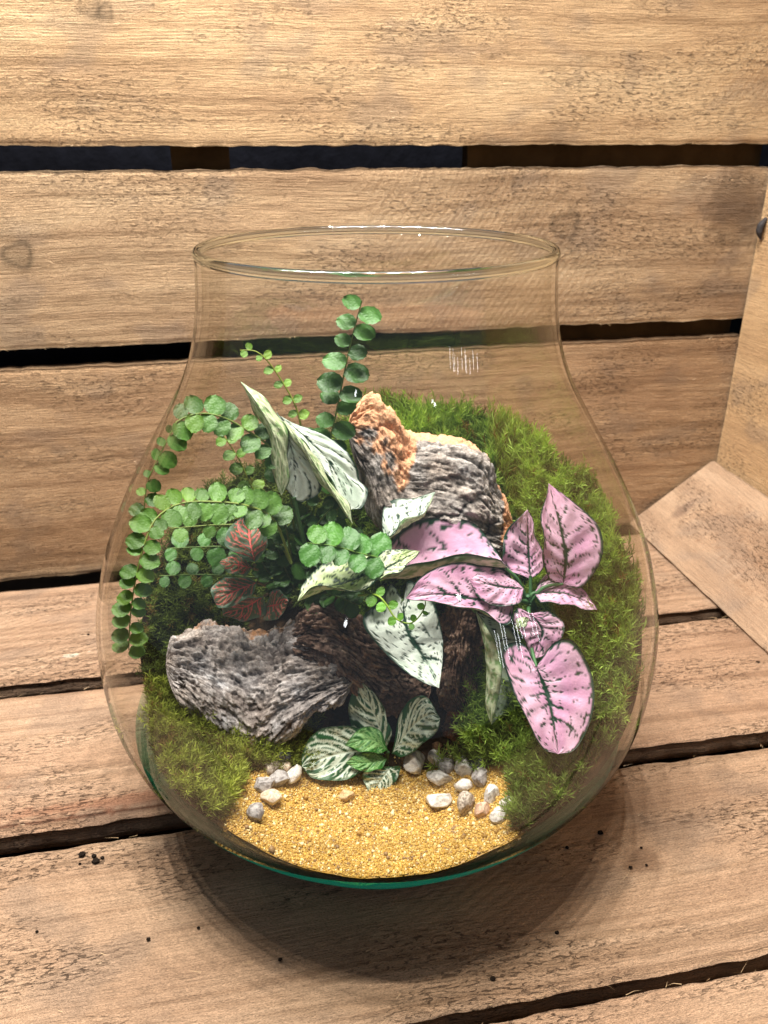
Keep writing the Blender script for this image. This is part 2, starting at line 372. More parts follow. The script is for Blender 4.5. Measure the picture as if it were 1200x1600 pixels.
    ma = me.color_attributes.new('Msk', 'FLOAT_COLOR', 'POINT'); ma.data.foreach_set('color', np.hstack([msk, np.ones((len(msk), 1))]).astype(np.float32).ravel())
    o = obj(name, me, crate)
    if lab: o['label'] = lab
    return o
eZ = np.array([0, 0, 1.])
A0 = -.42; LEN = .829                                # planks end at the corner post, along = .404
def kn(px, py, org_z):                               # a mark on the back wall -> plank coordinates
    d = ray(px, py); t = (.300-CAM@WN)/(d@WN); P = CAM+t*d; return (P@WA)-A0, P[2]-org_z
def fk(px, py, org_n):                               # a mark on the floor -> plank coordinates
    d = ray(px, py); P = CAM - d*(CAM[2]/d[2]); return (P@WA)-A0, (P@WN)-org_n
k1 = kn(885, 358, .206); k2 = kn(30, 405, .206); k3 = kn(1150, 330, .206); k4 = kn(140, 10, .359); k5 = kn(165, 18, .359)
plank('back_plank', wp(A0, .300, .359), WA, eZ, -WN, LEN, .165, .014, M_WOOD_BACK, 1, knots=[(*k4, .007, .7), (*k5, .005, .8)], stains=[(*kn(860, 205, .359), .02, .008, (.62, .6, .58), .5)])
plank('back_plank', wp(A0, .300, .209), WA, eZ, -WN, LEN, .1325, .014, M_WOOD_BACK, 2, knots=[(*k1, .011, .6), (*k2, .010, .9)],
      stains=[(*k3, .03, .04, (.45, .42, .40), .8), (*kn(740, 290, .206), .04, .01, (.7, .68, .66), .4)])
plank('back_plank', wp(A0, .300, -.001), WA, eZ, -WN, LEN, .193, .014, M_WOOD_BACK, 3, stains=[(*kn(60, 850, -.001), .12, .025, (.72, .66, .6), .7)])
w0 = fk(112, 1026, .1355)
plank('floor_plank', wp(A0, .1365, 0), WA, WN, eZ, LEN+.03, .144, .013, M_WOOD_FLOOR, 4, stains=[(*w0, .006, .0028, (2.1, 2.3, 2.8), .9), (*fk(92, 1038, .1355), .004, .0016, (.3, .25, .25), .9)])
plank('floor_plank', wp(A0, -.0145, .0005), WA, WN, eZ, LEN+.03, .1345, .013, M_WOOD_FLOOR, 5, stains=[(*fk(120, 1277, -.0145), .13, .0016, (.30, .18, .15), .9), (*fk(240, 1245, -.0145), .10, .006, (.85, .62, .55), .7)])
plank('floor_plank', wp(A0, -.1645, -.0005), WA, WN, eZ, LEN+.03, .136, .013, M_WOOD_FLOOR, 6, stains=[(*fk(1005, 1345, -.1645), .012, .010, (.5, .45, .42), .7)])
plank('floor_plank', wp(A0, -.330, .0), WA, WN, eZ, LEN+.03, .158, .013, M_WOOD_FLOOR, 8)
# the end panel on the right and the slanted board at its foot
plank('end_panel', wp(.405, .298, -.01), -WN, eZ, -WA, .62, .52, .016, M_WOOD_END, 9, step=.004, relief=.0003, stains=[])
sl = np.array([.088, .066]); ln = math.hypot(*sl); eS = (WA*sl[0] + eZ*sl[1])/ln; eSn = np.cross(WN, eS); eSn = eSn if eSn[2] > 0 else -eSn
plank('corner_board', wp(.3175, .2975, .0045), -WN, eS, eSn, .60, ln-.006, .0035, M_WOOD_WORN, 11, step=.003, relief=.00025, ragged=.0006,
      stains=[(.035, .045, .008, .012, (.55, .53, .56), .9), (.16, .07, .05, .018, (.62, .58, .56), .8), (.10, .055, .05, .02, (.78, .72, .68), .6), (.17, .045, .05, .02, (.75, .66, .6), .6)], lab='worn smooth slanted board in the corner')
# battens behind the back planks, seen through the gaps
def box(p0, e1, e2, e3):
    c = [p0 + a*e1 + b_*e2 + d*e3 for a in (0, 1) for b_ in (0, 1) for d in (0, 1)]
    return np.array(c), [(0, 1, 3, 2), (4, 6, 7, 5), (0, 4, 5, 1), (2, 3, 7, 6), (0, 2, 6, 4), (1, 5, 7, 3)]
for a, wd in ((-.105, .045), (.135, .27)):
    v, f = box(wp(a, .3155, -.03), WA*wd, WN*.016, eZ*.56); obj('batten', mesh('batten', v, f, M_BATTEN, smooth=False), crate)
# runners under the floor planks
for a in (-.36, .02, .34):
    v, f = box(wp(a, -.33, -.0545), WA*.03, WN*.62, eZ*.040); obj('runner', mesh('runner', v, f, M_BATTEN, smooth=False), crate)
# a bent nail head in the end panel
d = ray(1194, 352); P = CAM + d*((.4035-CAM@WA)/(d@WA))
v, f = tube([P + WA*.001 + eZ*.006, P - WA*.003, P - WA*.0035 - eZ*.005, P - WA*.001 - eZ*.012], [.0015, .0032, .003, .0008], 8); obj('nail', mesh('nail', v, f, M_IRON), crate)
# loose fibres on the sawn edges
V = []; F = []
def fibre(p, d1, ln_, w_):
    d1 = d1/np.linalg.norm(d1); s = np.cross(d1, rng.normal(size=3)); s /= np.linalg.norm(s); bend = rng.normal(size=3)*ln_*.25
    k = len(V); V.extend([p-s*w_, p+s*w_, p+d1*ln_*.55+bend*.3+s*w_*.6, p+d1*ln_*.55+bend*.3-s*w_*.6, p+d1*ln_+bend]); F.extend([(k, k+1, k+2, k+3), (k+3, k+2, k+4)])
for z, sg in ((.359, -1), (.3415, 1), (.209, -1), (.192, 1)):
    for _ in range(34):
        a = rng.uniform(-.3, .4); fibre(wp(a, .2995-rng.uniform(0, .001), z+sg*-.001), WA*rng.choice([-1, 1])*rng.uniform(.4, 1.5) + eZ*sg*rng.uniform(.3, 1) - WN*.5, rng.lognormal(math.log(.0022), .5), .00014)
for nn in (.1365, .12, -.0145, -.0285, -.1645, -.172):
    for _ in range(40):
        a = rng.uniform(-.3, .34); fibre(wp(a, nn, .0), WA*rng.choice([-1, 1]) + WN*rng.normal()*.5 + eZ*.3, rng.uniform(.002, .008), .00015)
for _ in range(420):
    a = rng.uniform(-.3, .33); nn = rng.choice([rng.uniform(-.16, -.03), rng.uniform(-.012, .118), rng.uniform(.14, .27)])
    fibre(wp(a, nn, .0008), WA*rng.choice([-1, 1]) + WN*rng.normal()*.35 + eZ*.22, rng.uniform(.002, .006), .00013)
for _ in range(420):
    a = rng.uniform(-.28, .4); z = rng.choice([rng.uniform(.02, .19), rng.uniform(.212, .34), rng.uniform(.362, .44)])
    fibre(wp(a, .2992, z), WA*rng.choice([-1, 1]) + eZ*rng.normal()*.3 - WN*.22, rng.uniform(.002, .006), .00013)
Vf = np.array(V); fo = obj('splinters', mesh('splinters', Vf, F, M_SAND, np.tile(srgb(214, 180, 136), (len(Vf), 1))), crate); fo['kind'] = 'stuff'

# ------------------------------------------------------------------ the vase
PROF = np.array([(0, .075), (.0025, .088), (.005, .0945), (.01, .1015), (.02, .110), (.03, .118), (.04, .1265), (.05, .1345), (.06, .1412), (.07, .1464), (.08, .150), (.09, .1525), (.10, .1537), (.115, .1545),
                 (.13, .154), (.14, .1528), (.15, .1507), (.16, .148), (.17, .145), (.18, .1408), (.19, .1364), (.20, .1314), (.21, .126), (.22, .1203), (.23, .1142), (.24, .108), (.25, .102), (.26, .0967), (.27, .0926),
                 (.28, .0896), (.29, .0877), (.30, .0865), (.312, .0857), (.316, .0856)])
PROF_IN = np.array([(.0078, .078), (.0095, .089), (.013, .0975), (.02, .1046), (.03, .1126), (.04, .1211), (.05, .1291), (.06, .1362), (.07, .1420), (.08, .1462), (.09, .1493)])
def r_out(z): return np.interp(z, PROF[:, 0], PROF[:, 1])
def r_in(z):
    z = np.asarray(z, float); return np.where(z < .09, np.interp(z, PROF_IN[:, 0], PROF_IN[:, 1]), r_out(z)-.0032)
def lathe(prof, seg=160):
    p = np.asarray(prof, float); th = np.linspace(0, 2*np.pi, seg, endpoint=False)
    V = np.stack([p[:, 0, None]*np.cos(th), p[:, 0, None]*np.sin(th), np.repeat(p[:, 1, None], seg, 1)], -1).reshape(-1, 3)
    return V, grid_faces(len(p), seg, wrap=True)
vase = thing('glass_vase', (0, 0, 0), 'large clear glass bulb vase with open mouth holding the plant landscape', 'vase')
zz = np.linspace(.0622, .3165, 92)
pout = spline(np.stack([PROF[:, 1], PROF[:, 0]], 1), 400); ro_s = lambda z: np.interp(z, pout[:, 1], pout[:, 0])
wob = 0.
outer = [(ro_s(z), z) for z in zz]; inner = [(ro_s(z)-.0032+(.0 if z > .05 else -(r_out(.05)-.0032-0)*0), z) for z in zz]
inner = [(float(min(r_in(z), ro_s(z)-.0032)), z) for z in zz]
v, f = lathe(outer + inner[::-1] + [outer[0]]); v = v[:-160]                    # closed ring section
n_ = len(outer)*2; f = grid_faces(n_, 160, wrap=True)
v = v + np.stack([v[:, 0]*0, v[:, 0]*0, v[:, 0]*0], 1)
gw = mesh('glass_wall', v, f[:, ::-1].copy(), M_GLASS); gw.materials.append(M_GLASS_IN)
gw.polygons.foreach_set('material_index', np.where((f.min(1)//160 >= len(outer)-1), 1, 0).astype(np.int32)); obj('wall', gw, vase)
tc = np.linspace(0, 2*np.pi, 17)[:-1]
ringp = [(.0842+.0021*math.cos(t), .3187+.0024*math.sin(t)) for t in tc]
v, f = lathe(ringp); th = np.arange(160); last = 15*160
f = np.vstack([f, np.stack([last+th, th, (th+1) % 160, last+(th+1) % 160], 1)])
obj('rim', mesh('rim', v, f[:, ::-1].copy(), M_RIM), vase)
bo = [(.0005, .003), (.03, .0026), (.06, .0014), (.072, .0003)] + [(ro_s(z), z) for z in np.linspace(.0006, .0622, 40)]
bi = [(float(r_in(z)), z) for z in np.linspace(.0622, .0079, 34)] + [(.05, .0077), (.0005, .0076)]
v, f = lathe(bo + bi); f = f[(f.min(1)//160) != len(bo)-1]; bm_ = mesh('base', v, f[:, ::-1].copy(), M_BASE); bm_.materials.append(M_GLASS_IN)
bm_.polygons.foreach_set('material_index', (f.min(1)//160 >= len(bo)).astype(np.int32)); obj('base', bm_, vase)

# ------------------------------------------------------------------ the ground inside the vase
CP = np.array([(0, -.106, .0270), (.045, -.098, .0275), (-.05, -.095, .0275), (-.081, -.086, .036), (.081, -.089, .038), (.098, -.085, .050), (-.108, -.080, .058), (-.125, -.054, .060), (-.138, -.008, .066),
               (-.147, .014, .087), (-.144, .040, .112), (-.128, .072, .140), (-.107, .096, .155), (-.084, .115, .160), (-.03, .125, .178), (.012, .124, .196), (.046, .12, .192), (.079, .102, .190), (.104, .08, .185),
               (.121, .059, .176), (.136, .041, .158), (.145, .011, .145), (.149, -.0, .132), (.147, -.017, .115), (.133, -.05, .085), (.12, -.076, .064),
               (0, -.07, .0185), (-.04, -.07, .020), (.04, -.07, .021), (0, -.088, .0220), (0, -.045, .022), (.045, -.045, .026), (-.045, -.045, .026), (0, -.02, .030), (.06, -.02, .040), (-.06, -.015, .045), (0, .01, .045), (0, .04, .085),
               (.05, .03, .09), (-.05, .03, .075), (0, .07, .145), (.06, .07, .165), (-.05, .07, .125), (.09, 0, .09), (.1, -.04, .066), (-.1, 0, .06), (0, .1, .180), (.04, .1, .185), (-.09, .05, .10), (-.085, -.05, .042), (.08, -.06, .042)])
def _k(r): return r
_A = np.linalg.norm(CP[:, None, :2]-CP[None, :, :2], axis=2); _n = len(CP)
_M = np.zeros((_n+3, _n+3)); _M[:_n, :_n] = _A + 0.002*np.eye(_n)*-1; _M[:_n, _n] = 1; _M[:_n, _n+1:] = CP[:, :2]; _M[_n, :_n] = 1; _M[_n+1:, :_n] = CP[:, :2].T
_w = np.linalg.solve(_M, np.concatenate([CP[:, 2], [0, 0, 0]]))
def ground(x, y):
    x = np.asarray(x, float); y = np.asarray(y, float); sh = x.shape; q = np.stack([x.ravel(), y.ravel()], 1)
    r = np.linalg.norm(q[:, None]-CP[None, :, :2], axis=2)
    return np.maximum(r@_w[:_n] + _w[_n] + q@_w[_n+1:], .0090).reshape(sh)
def gnormal(x, y, e=.004):
    gx = (ground(x+e, y)-ground(x-e, y))/(2*e); gy = (ground(x, y+e)-ground(x, y-e))/(2*e)
    n3 = np.stack([-gx, -gy, np.ones_like(gx)], -1); return n3/np.linalg.norm(n3, axis=-1, keepdims=True)
def hit(px, py, lift=0.):          # where a line of sight meets the ground in the vase
    d = ray(px, py); t = np.linspace(.25, .75, 1500); Q = CAM + t[:, None]*d
    g = ground(Q[:, 0], Q[:, 1]) + lift; i = np.argmax(Q[:, 2] < g); return Q[i]
def keep(P, gap=.002):             # keep points inside the glass
    P = np.array(P, float); r = np.hypot(P[..., 0], P[..., 1]); lim = r_in(np.clip(P[..., 2], .010, .31))-gap
    s = np.minimum(1, lim/np.maximum(r, 1e-9)); P[..., 0] *= s; P[..., 1] *= s; return P
NPHI = 180
def edge_radius(phi):
    rr = np.linspace(.02, .155, 700); z = ground(rr*np.cos(phi), rr*np.sin(phi)); ok = rr < r_in(z)-.0006
    return rr[np.argmin(ok)] if not ok.all() else rr[-1]
PHI = np.linspace(0, 2*np.pi, NPHI, endpoint=False); RB = np.array([edge_radius(p) for p in PHI]); RB = (np.roll(RB, 1)+RB*2+np.roll(RB, -1))/4
def rbound(phi): return np.interp(np.mod(phi, 2*np.pi), np.append(PHI, 2*np.pi), np.append(RB, RB[0]))
def sandmask(x, y):                # >0 where the yellow sand lies
    n1 = noise(np.stack([x*45, y*45, x*0+2.2], -1).reshape(-1, 3)).reshape(np.shape(x))*.006
    yb = -.034 - .30*np.abs(x)**1.0*0 - 6.0*np.maximum(np.abs(x+.002)-.046, 0)**1.25*.22
    wx = .072 + .10*np.clip(-.05-y, 0, .03)
    return np.minimum(yb - y, (wx-np.abs(x+.002))*.8) + n1
nr = 70; rho = np.linspace(0, 1, nr)**.8
R_, PH = np.meshgrid(rho, PHI, indexing='ij')
X = R_*rbound(PH)*np.cos(PH)*.993; Y = R_*rbound(PH)*np.sin(PH)*.993; Zg = ground(X, Y)
Z = Zg - .0020 + fbm(np.stack([X*90, Y*90, X*0], -1).reshape(-1, 3), 3).reshape(X.shape)*.0012
V = np.stack([X, Y, Z], -1).reshape(-1, 3); F = grid_faces(nr, NPHI, wrap=True)
sk = []; zb = Z[-1]
for q in np.linspace(0, 1, 14)[1:]:
    z = zb*(1-q) + .0084*q; r = r_in(z)-.0014; sk.append(np.stack([r*np.cos(PHI), r*np.sin(PHI), z], 1))
V2 = np.vstack([V] + sk); F2 = np.vstack([F, grid_faces(14, NPHI, off=(nr-1)*NPHI, wrap=True)])
nn = fbm(V2*140, 4)
csoil = np.where((nn > .35)[:, None], srgb(96, 74, 52), srgb(44, 36, 26)) * (1+.25*noise(V2*400))[:, None]
fsand = (sandmask(V2[:, 0], V2[:, 1]) > -.004) & (V2[:, 1] < -.03); PALS = srgb(200, 154, 66)
csoil = np.where(fsand[:, None], PALS*(1+.3*noise(V2*900))[:, None], csoil)
so = obj('soil', mesh('soil', V2, F2, M_SOIL, csoil)); tag(so, 'dark brown potting soil banked up inside the glass vase', 'soil', kind='stuff')

# sand: a sheet with thousands of grains
ns = 130
gx, gy = np.meshgrid(np.linspace(-.1, .1, ns), np.linspace(-.125, -.015, ns), indexing='ij')
rr = np.hypot(gx, gy); lim = rbound(np.arctan2(gy, gx)); sc = np.minimum(1, lim/np.maximum(rr, 1e-6)); gx2 = gx*sc; gy2 = gy*sc
def dune(x_, y_): return noise(np.stack([x_*70, y_*70, x_*0+1.1], -1).reshape(-1, 3)).reshape(np.shape(x_))*.0011 + .0004
zs = ground(gx2, gy2) + dune(gx2, gy2)
sm = sandmask(gx2, gy2)
Vs = np.stack([gx2, gy2, np.where(sm > 0, zs, zs-.003)], -1).reshape(-1, 3)
Fs = grid_faces(ns, ns); good = (sm.ravel()[Fs] > -.001).any(1) & ((rr/lim).ravel()[Fs] < 1.02).any(1)
Fs = Fs[good]
C0 = srgb(196, 152, 66)
cols = np.tile(C0*.75, (len(Vs), 1))
PAL = np.array([srgb(200, 160, 74), srgb(184, 144, 62), srgb(218, 188, 110), srgb(168, 128, 58), srgb(210, 174, 90), srgb(240, 222, 170), srgb(150, 118, 78), srgb(214, 170, 74)])
ico = None
t_ = (1+5**.5)/2
icoV = np.array([(-1, t_, 0), (1, t_, 0), (-1, -t_, 0), (1, -t_, 0), (0, -1, t_), (0, 1, t_), (0, -1, -t_), (0, 1, -t_), (t_, 0, -1), (t_, 0, 1), (-t_, 0, -1), (-t_, 0, 1)]); icoV /= np.linalg.norm(icoV[0])
icoF = np.array([(0, 11, 5), (0, 5, 1), (0, 1, 7), (0, 7, 10), (0, 10, 11), (1, 5, 9), (5, 11, 4), (11, 10, 2), (10, 7, 6), (7, 1, 8), (3, 9, 4), (3, 4, 2), (3, 2, 6), (3, 6, 8), (3, 8, 9), (4, 9, 5), (2, 4, 11), (6, 2, 10), (8, 6, 7), (9, 8, 1)])
NG = 34000
x = rng.uniform(-.098, .098, NG*3); y = rng.uniform(-.122, -.018, NG*3); ph = np.arctan2(y, x)
ok = (np.hypot(x, y) < rbound(ph)-.0006) & (sandmask(x, y) + rng.normal(size=len(x))*.0012 > 0); x = x[ok][:NG]; y = y[ok][:NG]
# a few stray grains on moss and between stones
xs = rng.uniform(-.09, .09, 1400); ys = rng.uniform(-.09, -.02, 1400); ok = (np.hypot(xs, ys) < rbound(np.arctan2(ys, xs))-.001) & (sandmask(xs, ys) > -.014); x = np.append(x, xs[ok]); y = np.append(y, ys[ok])
sz = rng.lognormal(math.log(.00044), .28, len(x)); bigg = rng.uniform(size=len(x)) < .012; sz[bigg] *= 1.9
Pg = np.stack([x, y, ground(x, y) + dune(x, y) + sz*rng.uniform(-.2, .9, len(x))], 1)
sh = icoV[None]*(1+.35*rng.uniform(-1, 1, (len(x), 12, 1)))*(1+.25*rng.uniform(-1, 1, (len(x), 1, 3)))
VG = (Pg[:, None] + sh*sz[:, None, None]).reshape(-1, 3); FG = (icoF[None] + 12*np.arange(len(x))[:, None, None]).reshape(-1, 3)
ci = rng.choice(len(PAL), len(x), p=[.26, .2, .14, .1, .12, .06, .05, .07]); ci[bigg] = rng.choice([6, 5, 3], bigg.sum()); CG = np.repeat(PAL[ci]*rng.uniform(.8, 1.15, (len(x), 1)), 12, 0)
FsT = np.vstack([Fs[:, [0, 1, 2]], Fs[:, [0, 2, 3]]])
sd = obj('sand', mesh('sand', np.vstack([Vs, VG]), np.vstack([FsT, FG+len(Vs)]), M_SAND, np.vstack([cols, CG]), smooth=False))
tag(sd, 'golden yellow coarse sand at the front of the vase', 'sand', kind='stuff')

# ------------------------------------------------------------------ moss
def moss(name, sel, count, seed, label, lo, hi, length, tilt=.5, feather=0.):
    r = np.random.default_rng(seed); x = r.uniform(-.155, .155, count*6); y = r.uniform(-.12, .14, count*6)
    ph = np.arctan2(y, x); ok = (np.hypot(x, y) < rbound(ph)*.985) & (sandmask(x, y) < -.0015) & sel(x, y); x = x[ok][:count]; y = y[ok][:count]; n = len(x)
    g = gnormal(x, y); base = np.stack([x, y, ground(x, y)-.002], 1)
    cl = noise(np.stack([x*55, y*55, x*0+seed], 1)); cl2 = noise(np.stack([x*150, y*150, x*0+seed+4], 1))
    flow = np.stack([noise(np.stack([x*30, y*30, x*0+9], 1)), noise(np.stack([x*30, y*30, x*0+5], 1)), x*0], 1)
    d = g*.8 + np.array([0, 0, .45]) + flow*tilt + r.normal(size=(n, 3))*.28; d /= np.linalg.norm(d, axis=1)[:, None]
    L = length*(1+.55*cl+.25*cl2+.28*r.normal(size=n)).clip(.30, 2.2)
    a = np.cross(d, r.normal(size=(n, 3))); a /= np.linalg.norm(a, axis=1)[:, None]; b = np.cross(d, a)
    K = 20; k = np.arange(K); s = (k+.5)/K*.95+.05
    az = k*2.399 + r.uniform(0, 6.28, (n, 1)); out = (np.cos(az)[..., None]*a[:, None] + np.sin(az)[..., None]*b[:, None])
    P = base[:, None] + d[:, None]*(L[:, None, None]*s[None, :, None])
    ld = d[:, None]*(.75+.5*feather+.5*s[None, :, None]) + out*(1.0-.35*feather-.35*s[None, :, None]); ld /= np.linalg.norm(ld, axis=2, keepdims=True)
    ll = ((.0058+.0022*feather)*(1-.45*s)[None, :]*r.uniform(.7, 1.3, (n, K)) * (length/.010)**.5)[..., None]
    side = np.cross(ld, d[:, None]+.3*r.normal(size=(n, K, 3))); side /= np.linalg.norm(side, axis=2, keepdims=True)
    w = .00036
    v0 = P; v1 = P+ld*ll*.45+side*w; v2 = P+ld*ll*.45-side*w; v3 = P+ld*ll + out*ll*.25
    V = np.stack([v0, v1, v3, v2], 2).reshape(-1, 3)
    V = keep(V, .0006)
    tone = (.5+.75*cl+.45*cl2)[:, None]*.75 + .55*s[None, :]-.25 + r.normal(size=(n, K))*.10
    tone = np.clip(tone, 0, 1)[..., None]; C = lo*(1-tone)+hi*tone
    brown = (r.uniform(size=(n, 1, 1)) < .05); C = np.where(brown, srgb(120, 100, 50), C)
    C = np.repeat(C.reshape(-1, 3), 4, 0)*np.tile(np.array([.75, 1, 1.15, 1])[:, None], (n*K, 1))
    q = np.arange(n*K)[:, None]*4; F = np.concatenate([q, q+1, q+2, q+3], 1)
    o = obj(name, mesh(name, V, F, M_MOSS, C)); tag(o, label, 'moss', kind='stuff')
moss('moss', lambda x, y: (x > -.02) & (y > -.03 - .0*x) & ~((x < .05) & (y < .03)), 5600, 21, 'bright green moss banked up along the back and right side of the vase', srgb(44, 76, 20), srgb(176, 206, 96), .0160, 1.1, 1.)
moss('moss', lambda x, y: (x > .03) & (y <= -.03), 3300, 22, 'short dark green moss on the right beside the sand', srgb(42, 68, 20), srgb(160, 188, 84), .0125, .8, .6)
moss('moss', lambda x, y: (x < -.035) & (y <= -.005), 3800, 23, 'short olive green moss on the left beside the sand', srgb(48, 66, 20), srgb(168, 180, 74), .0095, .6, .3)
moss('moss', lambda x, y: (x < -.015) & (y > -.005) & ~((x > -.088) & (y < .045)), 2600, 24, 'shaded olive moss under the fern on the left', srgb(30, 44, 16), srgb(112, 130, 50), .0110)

# ------------------------------------------------------------------ bark
def bark(name, top, bot, thick, label, palette, seed, amp=.004, nu=170, nth=190, flat=.75, fiss=(120, 260), orange=None, tilt=0., square=.6):
    T = spline([at(a, b, c/100) for a, b, c in top], nu); B = spline([at(a, b, c/100) for a, b, c in bot], nu)
    mid = (T+B)/2; half = (T-B)/2; ax = np.gradient(mid, axis=0); ax /= np.linalg.norm(ax, axis=1)[:, None]
    tn = np.cross(ax, half); tn /= np.linalg.norm(tn, axis=1)[:, None]
    tn *= np.sign((tn*(CAM-mid)).sum(1))[:, None]
    kk = np.ones(9)/9; tn = np.stack([np.convolve(np.pad(tn[:, i], 4, 'edge'), kk, 'valid') for i in range(3)], 1)
    ex = square; td = np.linspace(0, 2*np.pi, 6001); hm = np.linalg.norm(half, axis=1).mean(); tm = float(np.mean(thick))
    pd = np.stack([np.sign(np.cos(td))*np.abs(np.cos(td))**ex*hm, np.sign(np.sin(td))*np.abs(np.sin(td))**ex*tm], 1)
    sd_ = np.concatenate([[0], np.cumsum(np.linalg.norm(np.diff(pd, axis=0), axis=1))])
    th = np.interp(np.linspace(0, sd_[-1], nth, endpoint=False), sd_, td); c = np.cos(th); s = np.sin(th)
    cx = np.sign(c)*np.abs(c)**ex; sx = np.sign(s)*np.abs(s)**ex
    u = np.linspace(0, 1, nu); cap = np.clip(np.minimum(u, 1-u)/.05, 0, 1)**.45; cap[0] = cap[-1] = .02
    tk = np.broadcast_to(np.asarray(thick, float), (2,)) if np.ndim(thick) == 0 else np.asarray(thick, float)
    tf = np.interp(u, np.linspace(0, 1, len(tk)), tk)
    V = mid[:, None] + cap[:, None, None]*(half[:, None]*cx[None, :, None] + tn[:, None]*(tf[:, None, None]*sx[None, :, None]))
    V = V.reshape(-1, 3); U, TH = np.meshgrid(u, th, indexing='ij'); U = U.ravel(); CT = np.cos(TH).ravel(); ST = np.sin(TH).ravel()
    length = np.linalg.norm(np.diff(mid, axis=0), axis=1).sum(); per = np.linalg.norm(half, axis=1).mean()
    la = U*length; lb = np.tile(cx, nu)*per; lc = np.tile(sx, nu)*np.repeat(tf, nth)
    q = np.stack([la*fiss[0], lb*fiss[1], lc*fiss[1]+seed], 1)
    qw = q + .55*np.stack([noise(q*.5+3), noise(q*.5+8), noise(q*.5+13)], 1)
    plate = ridged(qw*.5, 4)-.9; cr = np.abs(noise(qw*.75)); crack = np.exp(-(cr/.075)**2)*sstep(-.3, .3, noise(qw*.3+5))
    f0 = fbm(qw*.42, 4)*2.6; fl = np.floor(f0); fr_ = f0-fl; terr = fl + sstep(.80, 1., fr_) + .18*fr_
    edge_ = np.exp(-((fr_-.84)/.10)**2); lev = np.modf(np.abs(np.sin((fl+seed)*12.9898))*437.58)[0]
    stri = fbm(np.stack([la*fiss[0]*.7, lb*fiss[1]*4.5, lc*fiss[1]*4.5+seed], 1) + .4*qw, 3)
    big = fbm(V*38+seed, 3); fine = .5*fbm(V*420+seed, 4) + .7*stri
    dirv = half[np.repeat(np.arange(nu), nth)]/np.linalg.norm(half, axis=1).mean()*CT[:, None] + tn[np.repeat(np.arange(nu), nth)]*ST[:, None]
    dirv /= np.linalg.norm(dirv, axis=1)[:, None]
    h = amp*(.30*plate + .42*big + .42*terr - .55*crack + .40*fine)
    V = V + dirv*h[:, None]*np.repeat(cap, nth)[:, None]
    p = [np.array(x) for x in palette]     # dark, mid, light, orange
    t = np.clip(.42+.26*plate+.42*fine+.30*(lev-.5)-.2*crack, 0, 1)[:, None]
    C = np.where(t < .5, p[0]+(p[1]-p[0])*t*2, p[1]+(p[2]-p[1])*(t-.5)*2)
    C = C*(1-.62*crack[:, None])*(1-.32*edge_[:, None])*(1+.30*np.clip(stri, -1, 1))[:, None]*np.array([1, .965, .93])**(np.clip(fbm(V*60+seed+4, 2), -1, 1)[:, None]*2)
    if orange is not None:
        w = orange(U, CT, ST) + .35*fbm(V*120+seed, 3); w = sstep(.35, .6, w)[:, None]
        C = C*(1-w) + (p[3]*(1+.35*fine[:, None]))*w
    V = keep(V, .0015)
    F = grid_faces(nu, nth, wrap=True); k = len(V)
    o = obj(name, mesh(name, V, F, M_BARK, np.clip(C, 0, 1))); tag(o, label, 'bark', 'pieces of cork bark in the vase'); return o
GREY = (srgb(108, 97, 92), srgb(178, 167, 160), srgb(226, 219, 214), srgb(196, 144, 102))
BROWN = (srgb(62, 46, 38), srgb(134, 106, 90), srgb(184, 158, 138), srgb(170, 104, 66))
CORK = (srgb(98, 90, 84), srgb(154, 144, 135), srgb(204, 194, 184), srgb(220, 166, 126))
bark('bark_piece', [(258, 1005, .6), (285, 985, 1.), (330, 978, 1.5), (380, 984, 1.6), (430, 985, 1.6), (470, 975, 1.5), (515, 1000, 1.), (552, 1050, 0.)],
     [(260, 1075, -2.2), (300, 1110, -2.6), (340, 1148, -2.9), (385, 1178, -3.1), (430, 1168, -3.), (470, 1140, -2.7), (515, 1105, -2.2), (552, 1082, -1.6)], (.007, .011, .012, .007),
     'weathered grey cork bark slab lying at the front left', GREY, 2.3, amp=.0048, orange=lambda U, C, S: (C > .93)*.5*(S > -.5))
bark('bark_piece', [(458, 985, 1.2), (478, 948, 1.2), (510, 938, 1.2), (555, 962, 1.2), (610, 985, 1.2), (650, 1010, 1.2), (672, 1040, 1.)],
     [(468, 1020, .0), (500, 1040, -.4), (540, 1072, -.8), (575, 1100, -.9), (610, 1110, -.8), (645, 1108, -.6), (672, 1090, -.2)], (.006, .010, .010, .007),
     'dark brown gnarled bark arching behind the white veined plant', BROWN, 5.1, amp=.005, orange=lambda U, C, S: ((C > .3) & (U > .45))*.28)
bark('bark_piece', [(700, 930, .8), (692, 980, .4), (690, 1030, 0), (694, 1080, -.4), (698, 1120, -.8), (700, 1152, -1.)],
     [(772, 930, .8), (768, 980, .5), (752, 1030, .2), (742, 1080, -.2), (768, 1115, -.8), (770, 1150, -1.)], (.008, .010, .009, .011),
     'upright dark brown bark stub below the pink leaves', BROWN, 8.7, amp=.0055, orange=lambda U, C, S: ((U > .78) & (S > 0))*.42)
